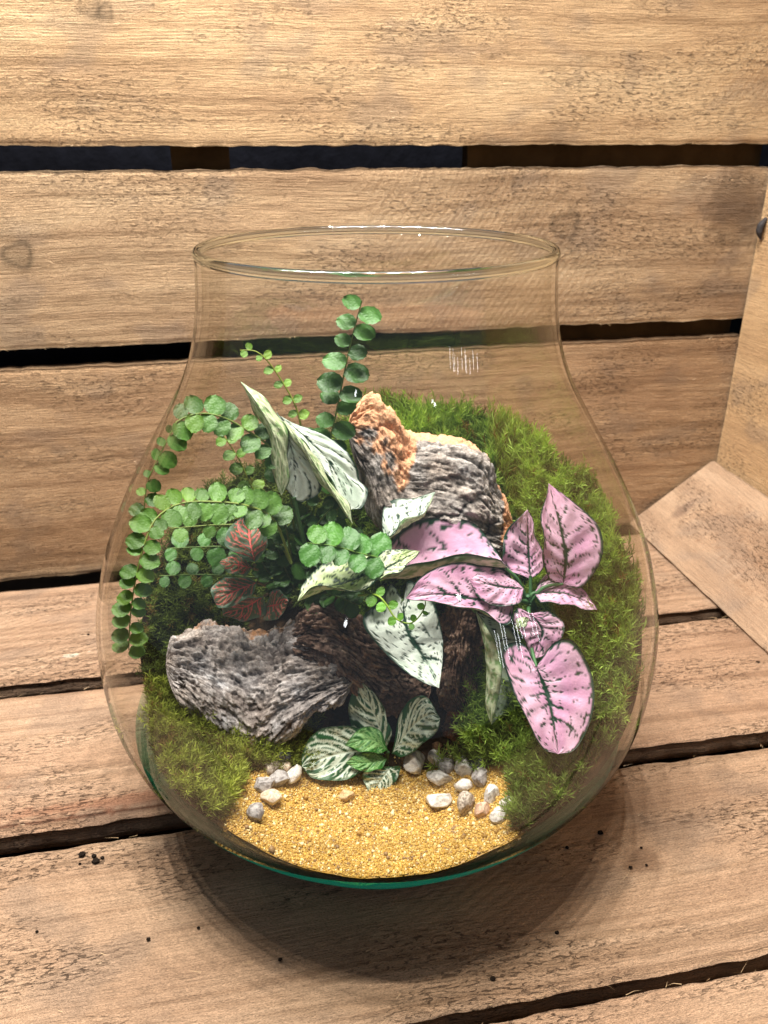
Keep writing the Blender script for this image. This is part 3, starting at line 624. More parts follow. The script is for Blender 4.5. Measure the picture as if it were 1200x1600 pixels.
bark('bark_piece', [(540, 655, 5.2), (556, 628, 5.4), (577, 612, 5.6), (604, 636, 5.6), (638, 678, 5.6), (690, 684, 5.6), (742, 700, 5.4), (762, 742, 5.), (785, 780, 4.6), (803, 812, 4.)],
     [(548, 705, 4.), (562, 740, 3.8), (572, 775, 3.6), (585, 812, 3.2), (620, 835, 3.), (665, 842, 2.9), (715, 850, 2.9), (748, 862, 2.8), (780, 868, 2.7), (803, 842, 3.)], (.010, .018, .018, .010),
     'tall broken cork bark chunk with orange top standing at the back', CORK, 11.9, amp=.0040, square=.42, fiss=(85, 185),
     orange=lambda U, C, S: sstep(.46, .40, U)*sstep(-.2, .2, C)*.95 + (U >= .36)*sstep(.80, .97, C)*.75 + sstep(.84, .90, U)*(C > -.5)*.8)

# ------------------------------------------------------------------ pebbles
def ico_sub(k):
    v = icoV.copy(); f = icoF.copy()
    for _ in range(k):
        cache = {}; vl = list(v); nf = []
        def midp(a, b):
            key = (min(a, b), max(a, b))
            if key not in cache: m_ = vl[a]+vl[b]; vl.append(m_/np.linalg.norm(m_)); cache[key] = len(vl)-1
            return cache[key]
        for a, b, c in f:
            ab, bc, ca = midp(a, b), midp(b, c), midp(c, a); nf += [(a, ab, ca), (b, bc, ab), (c, ca, bc), (ab, bc, ca)]
        v = np.array(vl); f = np.array(nf)
    return v, f
IV, IF = ico_sub(3)
KIND = {'white': (srgb(236, 230, 220), srgb(205, 196, 186)), 'pale': (srgb(222, 217, 208), srgb(172, 164, 156)), 'grey': (srgb(178, 172, 168), srgb(122, 116, 113)), 'slate': (srgb(92, 96, 104), srgb(70, 72, 78)),
        'tan': (srgb(214, 184, 140), srgb(180, 146, 104)), 'peach': (srgb(226, 192, 166), srgb(190, 150, 124)), 'cream': (srgb(232, 218, 196), srgb(206, 176, 146)), 'brown': (srgb(130, 96, 66), srgb(90, 66, 46)), 'speckled': (srgb(208, 194, 176), srgb(120, 106, 94))}
def pebble(px, py, wpx, hpx, kind, seed, label, angular=.5, rot=0.):
    r = np.random.default_rng(seed); P = hit(px, py + hpx*.25); dep = (P-CAM)@FW; sx = wpx/FPX*dep/2; sz_ = hpx/FPX*dep/2
    v = IV.copy()
    for _ in range(int(5+9*angular)):                       # cut flat faces
        d_ = r.normal(size=3); d_ /= np.linalg.norm(d_); lim = r.uniform(.60, .86); over = np.maximum(v@d_-lim, 0); v -= over[:, None]*d_*.92
    v *= (1+.05*fbm(IV*2.2+seed*3.1, 3))[:, None]
    v /= np.abs(v).max(0)
    R3 = Matrix.Rotation(rot, 3, 'Z'); v = v*np.array([sx, (sx+sz_)/2*.95, sz_*.95]); 
    tl = Matrix.Rotation(-PITCH*1.2, 3, 'X') @ Matrix.Rotation(rot, 3, 'Y'); v = v@np.array(tl).T
    g = ground(P[0:1], P[1:2])[0]; ctr = np.array([P[0], P[1], g - v[:, 2].min()*.72])
    # slide along the line of sight so that it sits where it is seen
    d_ = ray(px, py); best = min(np.linspace(.2, .7, 900), key=lambda t: abs((CAM+t*d_)[2] - (ground(np.array([(CAM+t*d_)[0]]), np.array([(CAM+t*d_)[1]]))[0] - v[:, 2].min()*.62)))
    ctr = CAM + best*d_
    a, b_ = KIND[kind]; t = sstep(-.25, .45, fbm(IV*(2.6 if kind != 'speckled' else 6.)+seed*1.7, 4))[:, None]; C = a*(1-t)+b_*t
    o = obj('pebble', mesh('pebble', v, IF, M_PEB, C)); o.location = ctr
    tag(o, label, 'pebble', 'pebbles around the sand'); return o
PEB = [(437, 1179, 42, 25, 'slate', 'smooth dark slate oval pebble below the grey bark', .1, .05), (467, 1177, 20, 26, 'tan', 'small tan chip right of the dark slate pebble', .9, .4), (371, 1168, 26, 20, 'cream', 'cream pebble tucked under the grey bark edge in the moss', .4, .5),
       (424, 1199, 30, 24, 'speckled', 'brownish grey pebble just below the dark slate pebble', .8, -.3), (447, 1197, 24, 20, 'cream', 'small beige pebble behind the white one on the left', .5, .2), (459, 1211, 25, 38, 'white', 'bright white angular pebble in the left group', .7, .45),
       (437, 1216, 34, 28, 'grey', 'grey faceted pebble touching the bright white one', .9, -.6), (413, 1226, 36, 28, 'grey', 'wide grey pebble at the moss edge in the left group', .8, .1), (424, 1246, 36, 30, 'cream', 'cream rounded pebble second from front in the left group', .6, -.2),
       (400, 1270, 30, 34, 'grey', 'grey pebble frontmost in the left group', .8, .3), (542, 1243, 26, 20, 'tan', 'small tan cube shaped stone alone on the sand', 1., .1),
       (647, 1191, 36, 40, 'pale', 'translucent pale angular stone right of the white veined plant', 1., -.3), (680, 1184, 27, 25, 'pale', 'small greyish pebble at the back of the right group', .5, .4), (697, 1195, 27, 26, 'grey', 'round grey pebble between two pale ones in the right group', .5, 0.),
       (724, 1197, 32, 38, 'pale', 'tall pale grey upright pebble in the right group', .5, -.1), (746, 1191, 36, 26, 'slate', 'dark grey pebble half hidden behind the tall pale one', .4, .1), (687, 1214, 42, 28, 'pale', 'flat wide pale pebble at the left of the right group', .6, .2),
       (750, 1216, 28, 36, 'grey', 'dark speckled grey upright pebble in the right group', .8, .35), (724, 1227, 30, 22, 'white', 'small white pebble in the middle of the right group', .5, 0.), (683, 1250, 48, 28, 'white', 'white quartz wedge lying alone on the sand at right', .9, -.15),
       (727, 1256, 30, 42, 'speckled', 'speckled beige tall pebble on the sand edge', .5, .1), (753, 1264, 26, 30, 'peach', 'peach coloured pebble in the front row at right', .5, -.2), (766, 1242, 28, 36, 'pale', 'pale grey white pebble above the peach one', .6, .4),
       (779, 1274, 30, 28, 'pale', 'off white round pebble frontmost in the right group', .4, 0.), (796, 1256, 32, 30, 'white', 'white pebble at the far right by the moss', .7, .3),
       (682, 1166, 18, 16, 'brown', 'small brown pebble in the shade behind the right group', .5, 0.), (748, 1088, 22, 24, 'brown', 'brown pebble in the dark hollow beside the bark stub', .4, .3)]
for i, (a, b, c, d, k, lab, an, ro) in enumerate(PEB): pebble(a, b, c, d, k, 100+i, lab, an, ro)

# ------------------------------------------------------------------ leaves
def seg_dist(u, v, segs):
    """segs: (u0,v0,u1,v1,w0,w1) -> min over segments of distance minus half width (v in leaf half widths)"""
    D = np.full(u.shape, 9.)
    for (u0, v0, u1, v1, w0, w1) in segs:
        dx, dy = u1-u0, v1-v0; t = np.clip(((u-u0)*dx+(v-v0)*dy)/(dx*dx+dy*dy+1e-9), 0, 1)
        D = np.minimum(D, np.hypot(u-u0-t*dx, v-v0-t*dy)-(w0+(w1-w0)*t))
    return D
def paint(u, v, kind, seed):
    """colour of the leaf's upper side at (u along, v across -1..1)"""
    r = np.random.default_rng(seed); n3 = lambda s, k=0.: noise(np.stack([u*s, v*s*.5, u*0+seed*1.3+k], 1)); vv = v*.45
    sparse = kind == 'panel'; kind = 'white' if sparse else kind
    if kind in ('pink', 'white', 'cream'):
        base = {'pink': srgb(230, 186, 208), 'white': srgb(232, 240, 226), 'cream': srgb(226, 234, 196)}[kind]
        pal = {'pink': srgb(214, 158, 190), 'white': srgb(206, 222, 202), 'cream': srgb(190, 208, 140)}[kind]
        dark = srgb(26, 62, 44)
        C = base + (pal-base)*sstep(-.3, .5, n3(3.))[:, None]
        segs = [(0, 0, .95, 0, .020 if sparse else .044, .006)]
        for sg in (-1, 1):
            for k in range(3 if sparse else 5):
                u0 = .04+(.26 if sparse else .15)*k+r.uniform(-.02, .02); v1 = .40*sg; du = r.uniform(.16, .26)
                um = u0+du*.45; vm = v1*.5+r.uniform(-.02, .02); segs += [(u0, 0, um, vm, .013, .006), (um, vm, u0+du, v1, .006, .002)]
                if r.uniform() < .6: segs.append((um, vm, um+.13, vm+.04*sg, .004, .001))
        jag = .016*n3(22.)+.010*n3(50., 3.)
        D = seg_dist(u, vv, segs)+jag*1.1
        brk = n3(7., 7.)                                    # veins break up into dashes away from the midrib
        w = sstep(.004, -.004, D + .022*np.clip(brk+.1, -.2, 1)*(np.abs(v) > .06))
        sp = fbm(np.stack([u*20, v*10, u*0+seed], 1), 3); near = np.exp(-(np.abs(v)/.25)**2)*.36*(1-.6*u) + .36*sstep(.66, .98, np.abs(v)) + .10*(u < .2) + (-.12 if sparse else {'pink': .0, 'white': .0, 'cream': .13}[kind])
        w = np.maximum(w, sstep(.52, .62, sp+near))
        w = np.maximum(w, sstep(.925, .96, np.abs(v)+.03*n3(30., 5)))
        return C*(1-w[:, None]) + dark*w[:, None]
    if kind == 'under':
        C = srgb(222, 230, 190) + (srgb(138, 172, 110)-srgb(222, 230, 190))*sstep(-.1, .35, fbm(np.stack([u*14, v*7, u*0+seed], 1), 3))[:, None]
        w = sstep(.93, .98, np.abs(v)); return C*(1-w[:, None])+srgb(40, 78, 48)*w[:, None]
    if kind in ('fwhite', 'fred', 'fgreen'):
        base, vein = {'fwhite': (srgb(36, 86, 46), srgb(238, 248, 224)), 'fred': (srgb(96, 116, 84), srgb(255, 112, 106)), 'fgreen': (srgb(54, 118, 44), srgb(150, 196, 120))}[kind]
        segs = [(0, 0, .97, 0, .020, .006)]; nk = 10 if kind != 'fred' else 7
        for sg in (-1, 1):
            for k in range(nk):
                u0 = .03+.90*k/nk+r.uniform(-.02, .02); ln_ = .42; a_ = r.uniform(.88, 1.12)
                p0 = np.array([u0, 0.]); dirn = np.array([math.cos(a_), sg*math.sin(a_)])
                p1 = p0+dirn*.19+r.normal(size=2)*.022; p2 = p1+dirn*.19+np.array([.03, 0])+r.normal(size=2)*.026; p3 = p2+dirn*.16+np.array([.03, 0])
                W_ = 1.6 if kind != 'fred' else .75
                segs += [(*p0, *p1, .014*W_, .011*W_), (*p1, *p2, .011*W_, .008*W_), (*p2, *p3, .008*W_, .005*W_)]
                for q, pp in ((.09, p1), (.08, p2), (.06, (p1+p2)/2), (.06, (p0+p1)/2), (.05, (p2+p3)/2)):
                    aa = a_ + r.choice([-1, 1])*r.uniform(.5, 1.); e = pp+q*np.array([math.cos(aa), sg*math.sin(aa)]); segs.append((*pp, *e, .007*W_, .003*W_))
                    e2 = e + .05*np.array([math.cos(a_), sg*math.sin(a_)]); segs.append((*e, *e2, .004*W_, .002*W_))
        D = seg_dist(u, vv, segs)+.004*n3(30.)
        w = sstep(.005, -.003, D)*(1-sstep(.90, .97, np.abs(v))*.8)
        C = base*(1+.3*n3(5.))[:, None]
        if kind == 'fred':                                   # paler grey-green towards the margin
            e = sstep(.70, 1., np.abs(v))[:, None]; C = C*(1-e)+srgb(112, 142, 116)*e
        return C*(1-w[:, None]) + vein*w[:, None]
def loft(Lp, Mp, Rp, kind, seed, nu=46, nv=34, ref=None, quilt=.0008, thick=.00035, under=None, flip=False):
    to3 = lambda q: np.array([at(a, b, c/100) for a, b, c in q])
    Ls, Ms, Rs = (spline(to3(q), nu) for q in (Lp, Mp, Rp))
    vv = np.linspace(-1, 1, nv); P = Ms[:, None] + vv[None, :, None]*((Rs-Ls)/2)[:, None] + (vv**2)[None, :, None]*((Rs+Ls)/2-Ms)[:, None]
    P[0] = P[0]*.15 + Ms[0]*.85
    du = np.gradient(P, axis=0); dv = np.gradient(P, axis=1); nrm = np.cross(du, dv); ln_ = np.linalg.norm(nrm, axis=2, keepdims=True); nrm = nrm/np.maximum(ln_, 1e-12)
    sel = slice(None) if ref is None else (slice(0, nv//2-1) if ref == 'L' else slice(nv//2+1, nv))
    face = (nrm[4:-4, sel]*(CAM-P[4:-4, sel])).sum(); sg = 1 if face > 0 else -1
    if flip: sg = -sg
    nrm = nrm*sg
    U, Vv = np.meshgrid(np.linspace(0, 1, nu), vv, indexing='ij'); u = U.ravel(); v = Vv.ravel()
    rr_ = np.random.default_rng(seed)
    q = np.sin((u-.28*np.abs(v))*2*np.pi*5.5)*np.abs(v)*(1-np.abs(v))*2.2 + .7*noise(np.stack([u*6, v*4, u*0+seed], 1))*np.abs(v) - .9*np.exp(-(v/.07)**2)
    wave = .0020*np.sin(u*17+seed+np.sign(v))*np.abs(v)**3
    P = P.reshape(-1, 3); nf = nrm.reshape(-1, 3); taper = np.sin(np.pi*np.clip(u, .02, .98))**.5
    P = keep(P + nf*((quilt*q + wave*.6)*taper)[:, None], .0025)
    top = P + nf*thick*.5; botv = P - nf*thick*.5
    Ct = paint(u, v, kind, seed); ub = {'pink': 'under', 'white': 'under', 'cream': 'under'}.get(kind); Cb = paint(u, v, ub, seed+1) if ub else Ct*.75+srgb(120, 140, 110)*.25
    F = grid_faces(nu, nv); F = F if sg > 0 else F[:, ::-1]; n0 = nu*nv
    ring = np.array([i*nv for i in range(nu)] + [(nu-1)*nv+j for j in range(1, nv)] + [i*nv+nv-1 for i in range(nu-2, -1, -1)] + [j for j in range(nv-2, 0, -1)])
    r2 = np.roll(ring, -1); E = np.stack([ring, r2, r2+n0, ring+n0], 1)
    return np.vstack([top, botv]), np.vstack([F, F[:, ::-1]+n0, E]), np.vstack([Ct, Cb])
def leaf(parent, surfs, mat, label=None):
    V = []; F = []; C = []; o_ = 0
    for sf in surfs:
        v, f, c = loft(**sf); V.append(v); F.append(f+o_); C.append(c); o_ += len(v)
    o = obj('leaf', mesh('leaf', np.vstack(V), np.vstack(F), mat, np.clip(np.vstack(C), 0, 1)), parent)
    if label: o['label'] = label
    return o
def stem(parent, pts, rad, c=srgb(92, 124, 60), name='stem', world=None):
    p = [at(a, b, d/100) for a, b, d in pts] if world is None else world
    v, f = tube(p, rad, 8, 24); o = obj(name, mesh(name, v, f, M_STEM, np.tile(c, (len(v), 1))), parent); return o
def SF(L, M, R, kind, seed, **k): return dict(Lp=[M[0]]+L+[M[-1]], Mp=M, Rp=[M[0]]+R+[M[-1]], kind=kind, seed=seed, **k)

# pink plant
pb = hit(835, 1000); pink = thing('pink_leaved_plant', pb, 'pink plant with green veined leaves growing at the right in the moss', 'plant')
leaf(pink, [SF([(857, 905, -0.8), (849, 860, -0.8), (847, 805, -0.1)], [(880, 912, -0.6), (884, 870, -0.6), (874, 815, 0.0), (857, 755, 1.0)], [(908, 918, -1.2), (935, 885, -1.2), (943, 850, -0.8), (930, 815, -0.4), (895, 783, 0.4)], 'pink', 31, nu=64, nv=50)], M_LEAF, 'largest upright pink leaf at the right')
leaf(pink, [SF([(790, 890, -.3), (784, 865, .0), (795, 825, .7)], [(829, 905, -.2), (826, 860, .6), (824, 796, 1.2)], [(842, 895, -.2), (853, 868, -.2), (838, 848, .4), (836, 822, .9)], 'pink', 32, nu=56, nv=44, quilt=.0010)], M_LEAF)
leaf(pink, [SF([(850, 908, -.2), (885, 909, -.4), (915, 923, -1.)], [(834, 926, -.6), (878, 926, -.9), (912, 938, -1.3), (933, 953, -1.8)], [(848, 943, -1.6), (872, 941, -1.9), (900, 950, -2.1)], 'pink', 33)], M_LEAF)
leaf(pink, [SF([(818, 1006, -3.6), (790, 1008, -3.8), (784, 1035, -4.6), (800, 1070, -5.4), (818, 1115, -6.3), (836, 1152, -7.), (852, 1172, -7.4)], [(838, 1042, -4.4), (850, 1072, -5.), (862, 1112, -6.), (872, 1178, -7.5)],
               [(864, 1006, -3.8), (894, 1000, -4.), (920, 1040, -4.8), (929, 1082, -5.6), (924, 1122, -6.4), (910, 1155, -7.), (894, 1174, -7.4)], 'pink', 34, nu=70, nv=54)], M_LEAF, 'large heart shaped pink leaf hanging lowest')
leaf(pink, [SF([(808, 950, -2.2), (801, 972, -2.6), (815, 990, -2.9), (824, 1012, -3.2)], [(828, 958, -2.4), (848, 985, -2.7), (840, 1010, -3.1), (833, 1030, -3.5)], [(858, 956, -2.), (881, 972, -2.2), (874, 1000, -2.7), (852, 1022, -3.2)], 'pink', 35),
            SF([(822, 972, -3.1), (818, 985, -3.3)], [(808, 985, -3.), (814, 978, -3.3), (826, 966, -2.9)], [(806, 972, -3.), (814, 964, -3.)], 'under', 36, nu=24, nv=16)], M_LEAF)
leaf(pink, [SF([(792, 893, -.4), (740, 880, -.8), (695, 882, -1.6), (655, 904, -2.6)], [(803, 935, -1.3), (745, 936, -2.1), (690, 928, -2.7), (634, 935, -3.4)], [(795, 975, -2.4), (757, 958, -2.8), (715, 946, -3.1), (670, 941, -3.4)], 'pink', 37, nu=64, nv=50)], M_LEAF, 'broad pink leaf pointing left towards the white leaves')
leaf(pink, [SF([(768, 850, 1.), (738, 816, 1.7), (680, 808, 1.9), (636, 821, 1.5), (610, 850, 1.), (598, 880, .3)], [(792, 886, -.6), (740, 884, .0), (690, 888, .1), (640, 899, -.1), (586, 905, -.4)],
               [(775, 872, -.9), (735, 867, -.9), (680, 873, -.8), (630, 888, -.8)], 'pink', 38, nu=64, nv=50, ref='L')], M_LEAF, 'folded pink leaf with a pale green rolled edge')
leaf(pink, [SF([(790, 897, -.6), (755, 897, -1.)], [(818, 920, -1.), (780, 916, -1.4), (733, 904, -1.8)], [(812, 942, -1.8), (780, 947, -2.2), (750, 936, -2.3)], 'pink', 39)], M_LEAF)
leaf(pink, [SF([(862, 890, .4), (880, 898, .3)], [(838, 915, -.1), (862, 905, .1), (892, 915, .0)], [(858, 925, -.3), (880, 928, -.3)], 'pink', 40, nu=30, nv=22)], M_LEAF)
Q = at(825, 930, -.008)
stem(pink, None, [.0022, .0017, .0014], srgb(60, 100, 62), world=[pb-np.array([0, 0, .004]), (pb+Q)/2+np.array([.002, .004, .004]), Q])
for q in [[(828, 945, -.8), (829, 925, -.5), (829, 900, -.2)], [(828, 940, -.8), (850, 918, -.6), (880, 912, -.6)], [(826, 950, -.9), (828, 1000, -2.6), (838, 1042, -4.4)], [(826, 950, -.9), (826, 955, -1.8), (828, 960, -2.4)],
          [(824, 940, -.8), (812, 938, -1.1), (800, 935, -1.3)], [(826, 936, -.8), (832, 928, -.7), (838, 926, -.7)], [(822, 935, -.6), (808, 905, -.6), (790, 888, -.6)]]:
    stem(pink, q, [.0013, .0009], srgb(70, 112, 66), 'petiole')

# white plant
wb = hit(500, 925); white = thing('white_leaved_plant', wb, 'white leaved plant with green flecks, leaves folded and drooping at the centre', 'plant')
leaf(white, [SF([(391, 628, 2.), (410, 662, 1.8), (424, 700, 1.5), (426, 745, 1.1)], [(376, 596, 2.2), (400, 627, 1.4), (423, 665, 1.), (435, 705, .8), (440, 774, .6)], [(407, 618, 2.), (431, 642, 1.7), (447, 670, 1.5), (450, 700, 1.3), (452, 745, 1.)], 'cream', 51, flip=True),
             SF([(447, 672, 1.6), (446, 705, 1.3), (440, 750, 1.)], [(432, 643, 1.9), (452, 690, 1.5), (461, 735, 1.3), (459, 779, 1.1)], [(458, 680, 1.4), (480, 716, 1.3), (503, 762, 1.2), (476, 784, 1.1)], 'panel', 52, nu=56),
             SF([(462, 690, 1.2), (487, 731, .9), (514, 770, .6), (538, 797, .4)], [(440, 655, 1.8), (471, 691, .9), (494, 730, .5), (521, 770, .2), (551, 818, 0)], [(474, 690, 1.4), (500, 727, 1.2), (528, 768, .9), (546, 792, .5)], 'cream', 53, flip=True),
             SF([(474, 692, 1.3), (502, 730, 1.1), (530, 772, .8)], [(438, 650, 1.9), (485, 690, 1.7), (520, 730, 1.5), (549, 796, .8)], [(472, 668, 2.2), (512, 681, 2.2), (541, 704, 2.), (558, 732, 1.8), (562, 750, 1.6), (575, 766, 1.4), (566, 792, 1.)], 'panel', 54, nu=64, nv=44)], M_LEAF, 'tall folded white leaf with rolled margins pointing up left')
leaf(white, [SF([(597, 815, 1.4), (604, 786, 2.), (640, 779, 2.1)], [(600, 850, .8), (622, 826, .9), (655, 805, 1.), (680, 769, 1.5)], [(612, 835, .3), (632, 812, .4), (662, 800, .7)], 'white', 55, ref='L')], M_LEAF)
leaf(white, [SF([(578, 868, .2), (540, 864, .4), (500, 884, -.3), (475, 910, -1.)], [(604, 880, -.8), (560, 902, -1.2), (512, 918, -1.6), (465, 939, -1.9)], [(586, 905, -2.), (552, 927, -2.3), (510, 913, -2.5), (484, 922, -2.3)], 'cream', 56, nu=56)], M_LEAF, 'cream leaf pointing left below the green frond')
leaf(white, [SF([(590, 868, -.9), (618, 858, -.8)], [(572, 908, -1.6), (610, 884, -1.4), (656, 861, -1.2)], [(602, 902, -2.), (636, 884, -1.8)], 'cream', 57)], M_LEAF)
leaf(white, [SF([(612, 912, -1.2), (590, 940, -1.6), (567, 968, -2.2), (588, 1005, -3.), (625, 1042, -3.9), (660, 1066, -4.6)], [(630, 940, -1.9), (636, 985, -2.8), (664, 1030, -3.8), (686, 1075, -4.9)],
               [(640, 906, -1.2), (676, 938, -1.7), (690, 985, -2.7), (692, 1032, -3.9)], 'white', 58, nu=64, nv=50)], M_LEAF, 'white heart shaped leaf hanging over the dark bark')
leaf(white, [SF([(766, 985, -3.), (784, 1030, -3.2), (781, 1080, -3.6)], [(744, 956, -2.2), (759, 1010, -2.6), (762, 1060, -3.), (760, 1100, -3.4), (768, 1132, -3.8)], [(790, 975, -1.4), (812, 1000, -1.6), (804, 1070, -2.4), (792, 1108, -3.1)], 'white', 59, ref='R', nu=56)], M_LEAF, 'long folded leaf showing its pale green underside')
stem(white, [(459, 777, 1.1), (468, 820, 1.2), (484, 880, 1.4), (500, 925, 1.6)], [.0014, .0018], srgb(70, 110, 60), 'petiole')
for q in [[(600, 850, .8), (590, 880, 1.), (560, 920, 1.2)], [(604, 880, -.8), (585, 905, .4), (560, 925, 1.2)], [(630, 940, -1.9), (610, 925, -.6), (570, 935, .8)], [(744, 956, -2.2), (715, 930, -.8), (680, 940, .6)], [(572, 908, -1.6), (560, 920, 0)]]:
    stem(white, q, [.0011, .0014], srgb(110, 140, 80), 'petiole')

# red veined plant
rb_ = at(425, 962, .018); red = thing('red_veined_plant', rb_, 'small dark leaved plant with red veins behind the grey bark', 'plant')
leaf(red, [SF([(372, 868, -.7), (351, 848, -.3), (362, 820, .9)], [(398, 878, -1.), (390, 842, .2), (388, 802, 1.9)], [(411, 866, -1.), (417, 836, .2), (406, 812, 1.3)], 'fred', 61, nu=56, nv=48)], M_VEINLEAF)
leaf(red, [SF([(375, 868, 0.6), (352, 871, 0.4)], [(395, 888, 0.2), (370, 882, 0.1), (343, 879, -0.1)], [(381, 899, -0.4), (354, 892, -0.5)], 'fred', 62)], M_VEINLEAF)
leaf(red, [SF([(380, 902, 0.4), (350, 904, 0.2), (330, 918, -0.1)], [(402, 910, 0.1), (370, 922, -0.3), (335, 940, -0.7)], [(392, 930, -0.6), (365, 946, -0.9), (343, 950, -1.0)], 'fred', 63, nu=56, nv=48)], M_VEINLEAF)
leaf(red, [SF([(385, 935, 0.5), (350, 942, 0.3)], [(412, 932, 0.7), (385, 948, 0.5), (348, 962, 0.2)], [(414, 958, 0.6), (385, 970, 0.4)], 'fred', 64)], M_VEINLEAF)
leaf(red, [SF([(424, 924, 0.7), (440, 924, 0.5)], [(416, 948, 0.7), (432, 945, 0.4), (451, 940, 0.1)], [(414, 968, 0.4), (436, 966, 0.1)], 'fred', 65)], M_VEINLEAF)
stem(red, None, [.0013, .0010], srgb(110, 92, 62.4), world=[rb_, at(418, 925, 0.4), at(400, 885, 0.4)])
for q in [[(398, 885, 0.7), (397, 880, 0.8)], [(402, 890, 0.7), (395, 888, 0.2)], [(414, 915, 0.9), (402, 910, 0.1)], [(418, 928, 1.0), (412, 932, 0.7)], [(420, 940, 1.0), (416, 948, 0.7)]]: stem(red, q, [.0009, .0008], srgb(120, 100, 70.4), 'petiole')

# white veined plant
fb = hit(603, 1192); fit = thing('white_veined_plant', fb, 'small dark green plant with bold white veins standing on the sand', 'plant')
leaf(fit, [SF([(558, 1138, -2.4), (515, 1136, -2.6), (485, 1152, -3.), (472, 1178, -3.5)], [(601, 1178, -3.), (560, 1174, -3.0), (515, 1182, -3.4), (472, 1198, -3.9)], [(572, 1203, -4.), (532, 1219, -4.3), (490, 1216, -4.3)], 'fwhite', 71, nu=64, nv=56)], M_VEINLEAF)
leaf(fit, [SF([(560, 1160, -2.), (545, 1120, -1.8), (548, 1088, -1.5)], [(604, 1172, -2.6), (588, 1125, -2.), (563, 1064, -1.2)], [(610, 1145, -2.2), (600, 1105, -1.8), (582, 1080, -1.4)], 'fwhite', 72, nu=60, nv=52)], M_VEINLEAF)
leaf(fit, [SF([(624, 1122, -2.), (638, 1096, -1.9), (664, 1088, -2.)], [(612, 1178, -2.8), (640, 1140, -2.6), (668, 1118, -2.6), (688, 1122, -2.8)], [(632, 1182, -3.3), (664, 1160, -3.4), (684, 1140, -3.2)], 'fwhite', 73, nu=60, nv=52)], M_VEINLEAF)
leaf(fit, [SF([(592, 1140, -2.4), (565, 1137, -2.6)], [(606, 1172, -3.), (578, 1156, -3.), (538, 1164, -3.3)], [(595, 1176, -3.5), (565, 1174, -3.6)], 'fgreen', 74)], M_VEINLEAF, 'small fresh green leaf at the centre')
leaf(fit, [SF([(590, 1198, -3.6), (566, 1210, -4.)], [(612, 1198, -3.5), (598, 1216, -4.), (580, 1245, -4.6)], [(626, 1198, -3.5), (618, 1220, -4.), (600, 1240, -4.5)], 'fwhite', 75)], M_VEINLEAF)
leaf(fit, [SF([(585, 1176, -3.3), (555, 1180, -3.5)], [(605, 1186, -3.3), (575, 1192, -3.7), (540, 1192, -3.9)], [(592, 1203, -4.), (562, 1204, -4.1)], 'fgreen', 76, nu=36, nv=26)], M_VEINLEAF)
stem(fit, None, [.0016, .0012], srgb(60, 96, 50), world=[fb, at(606, 1175, -.029)])

# ------------------------------------------------------------------ fern
def leaflet_mesh(seed):
    r = np.random.default_rng(seed); nu, nv = 9, 8; u = np.linspace(0, 1, nu); vv = np.linspace(-1, 1, nv)
    U, V = np.meshgrid(u, vv, indexing='ij'); wd = .50*np.sin(np.pi*np.clip(U*.86+.10, 0, 1))**.60
    sc = 1+.045*np.sin(U*21+seed)*np.abs(V)
    x = U + .06*V*wd; y = V*wd*sc; z = .10*(V**2)*r.uniform(-.8, .9) - .16*U**2*r.uniform(-.3, 1.) + .03*np.sin(U*8+V*5+seed)
    x = x + np.where(U > .9, .03*np.cos(V*9), 0)
    P = np.stack([x, y, z], -1).reshape(-1, 3); F = grid_faces(nu, nv)
    vein = np.exp(-(np.abs(V)/.10)**2)*.35 + .12*np.sin((U-.3*np.abs(V))*30)
    C = srgb(78, 122, 54)*(1+.5*vein.ravel()[:, None]*np.array([1.2, 1., .8]))
    C = C*(1-.25*sstep(.8, 1, np.abs(V)).ravel()[:, None])
    return mesh('leaflet', P, F, M_LEAFLET, np.clip(C, 0, 1))
LM = [leaflet_mesh(200+i) for i in range(6)]
cb = hit(455, 925); fern = thing('button_fern', cb, 'button fern with long arching fronds of round green leaflets on the left', 'fern')
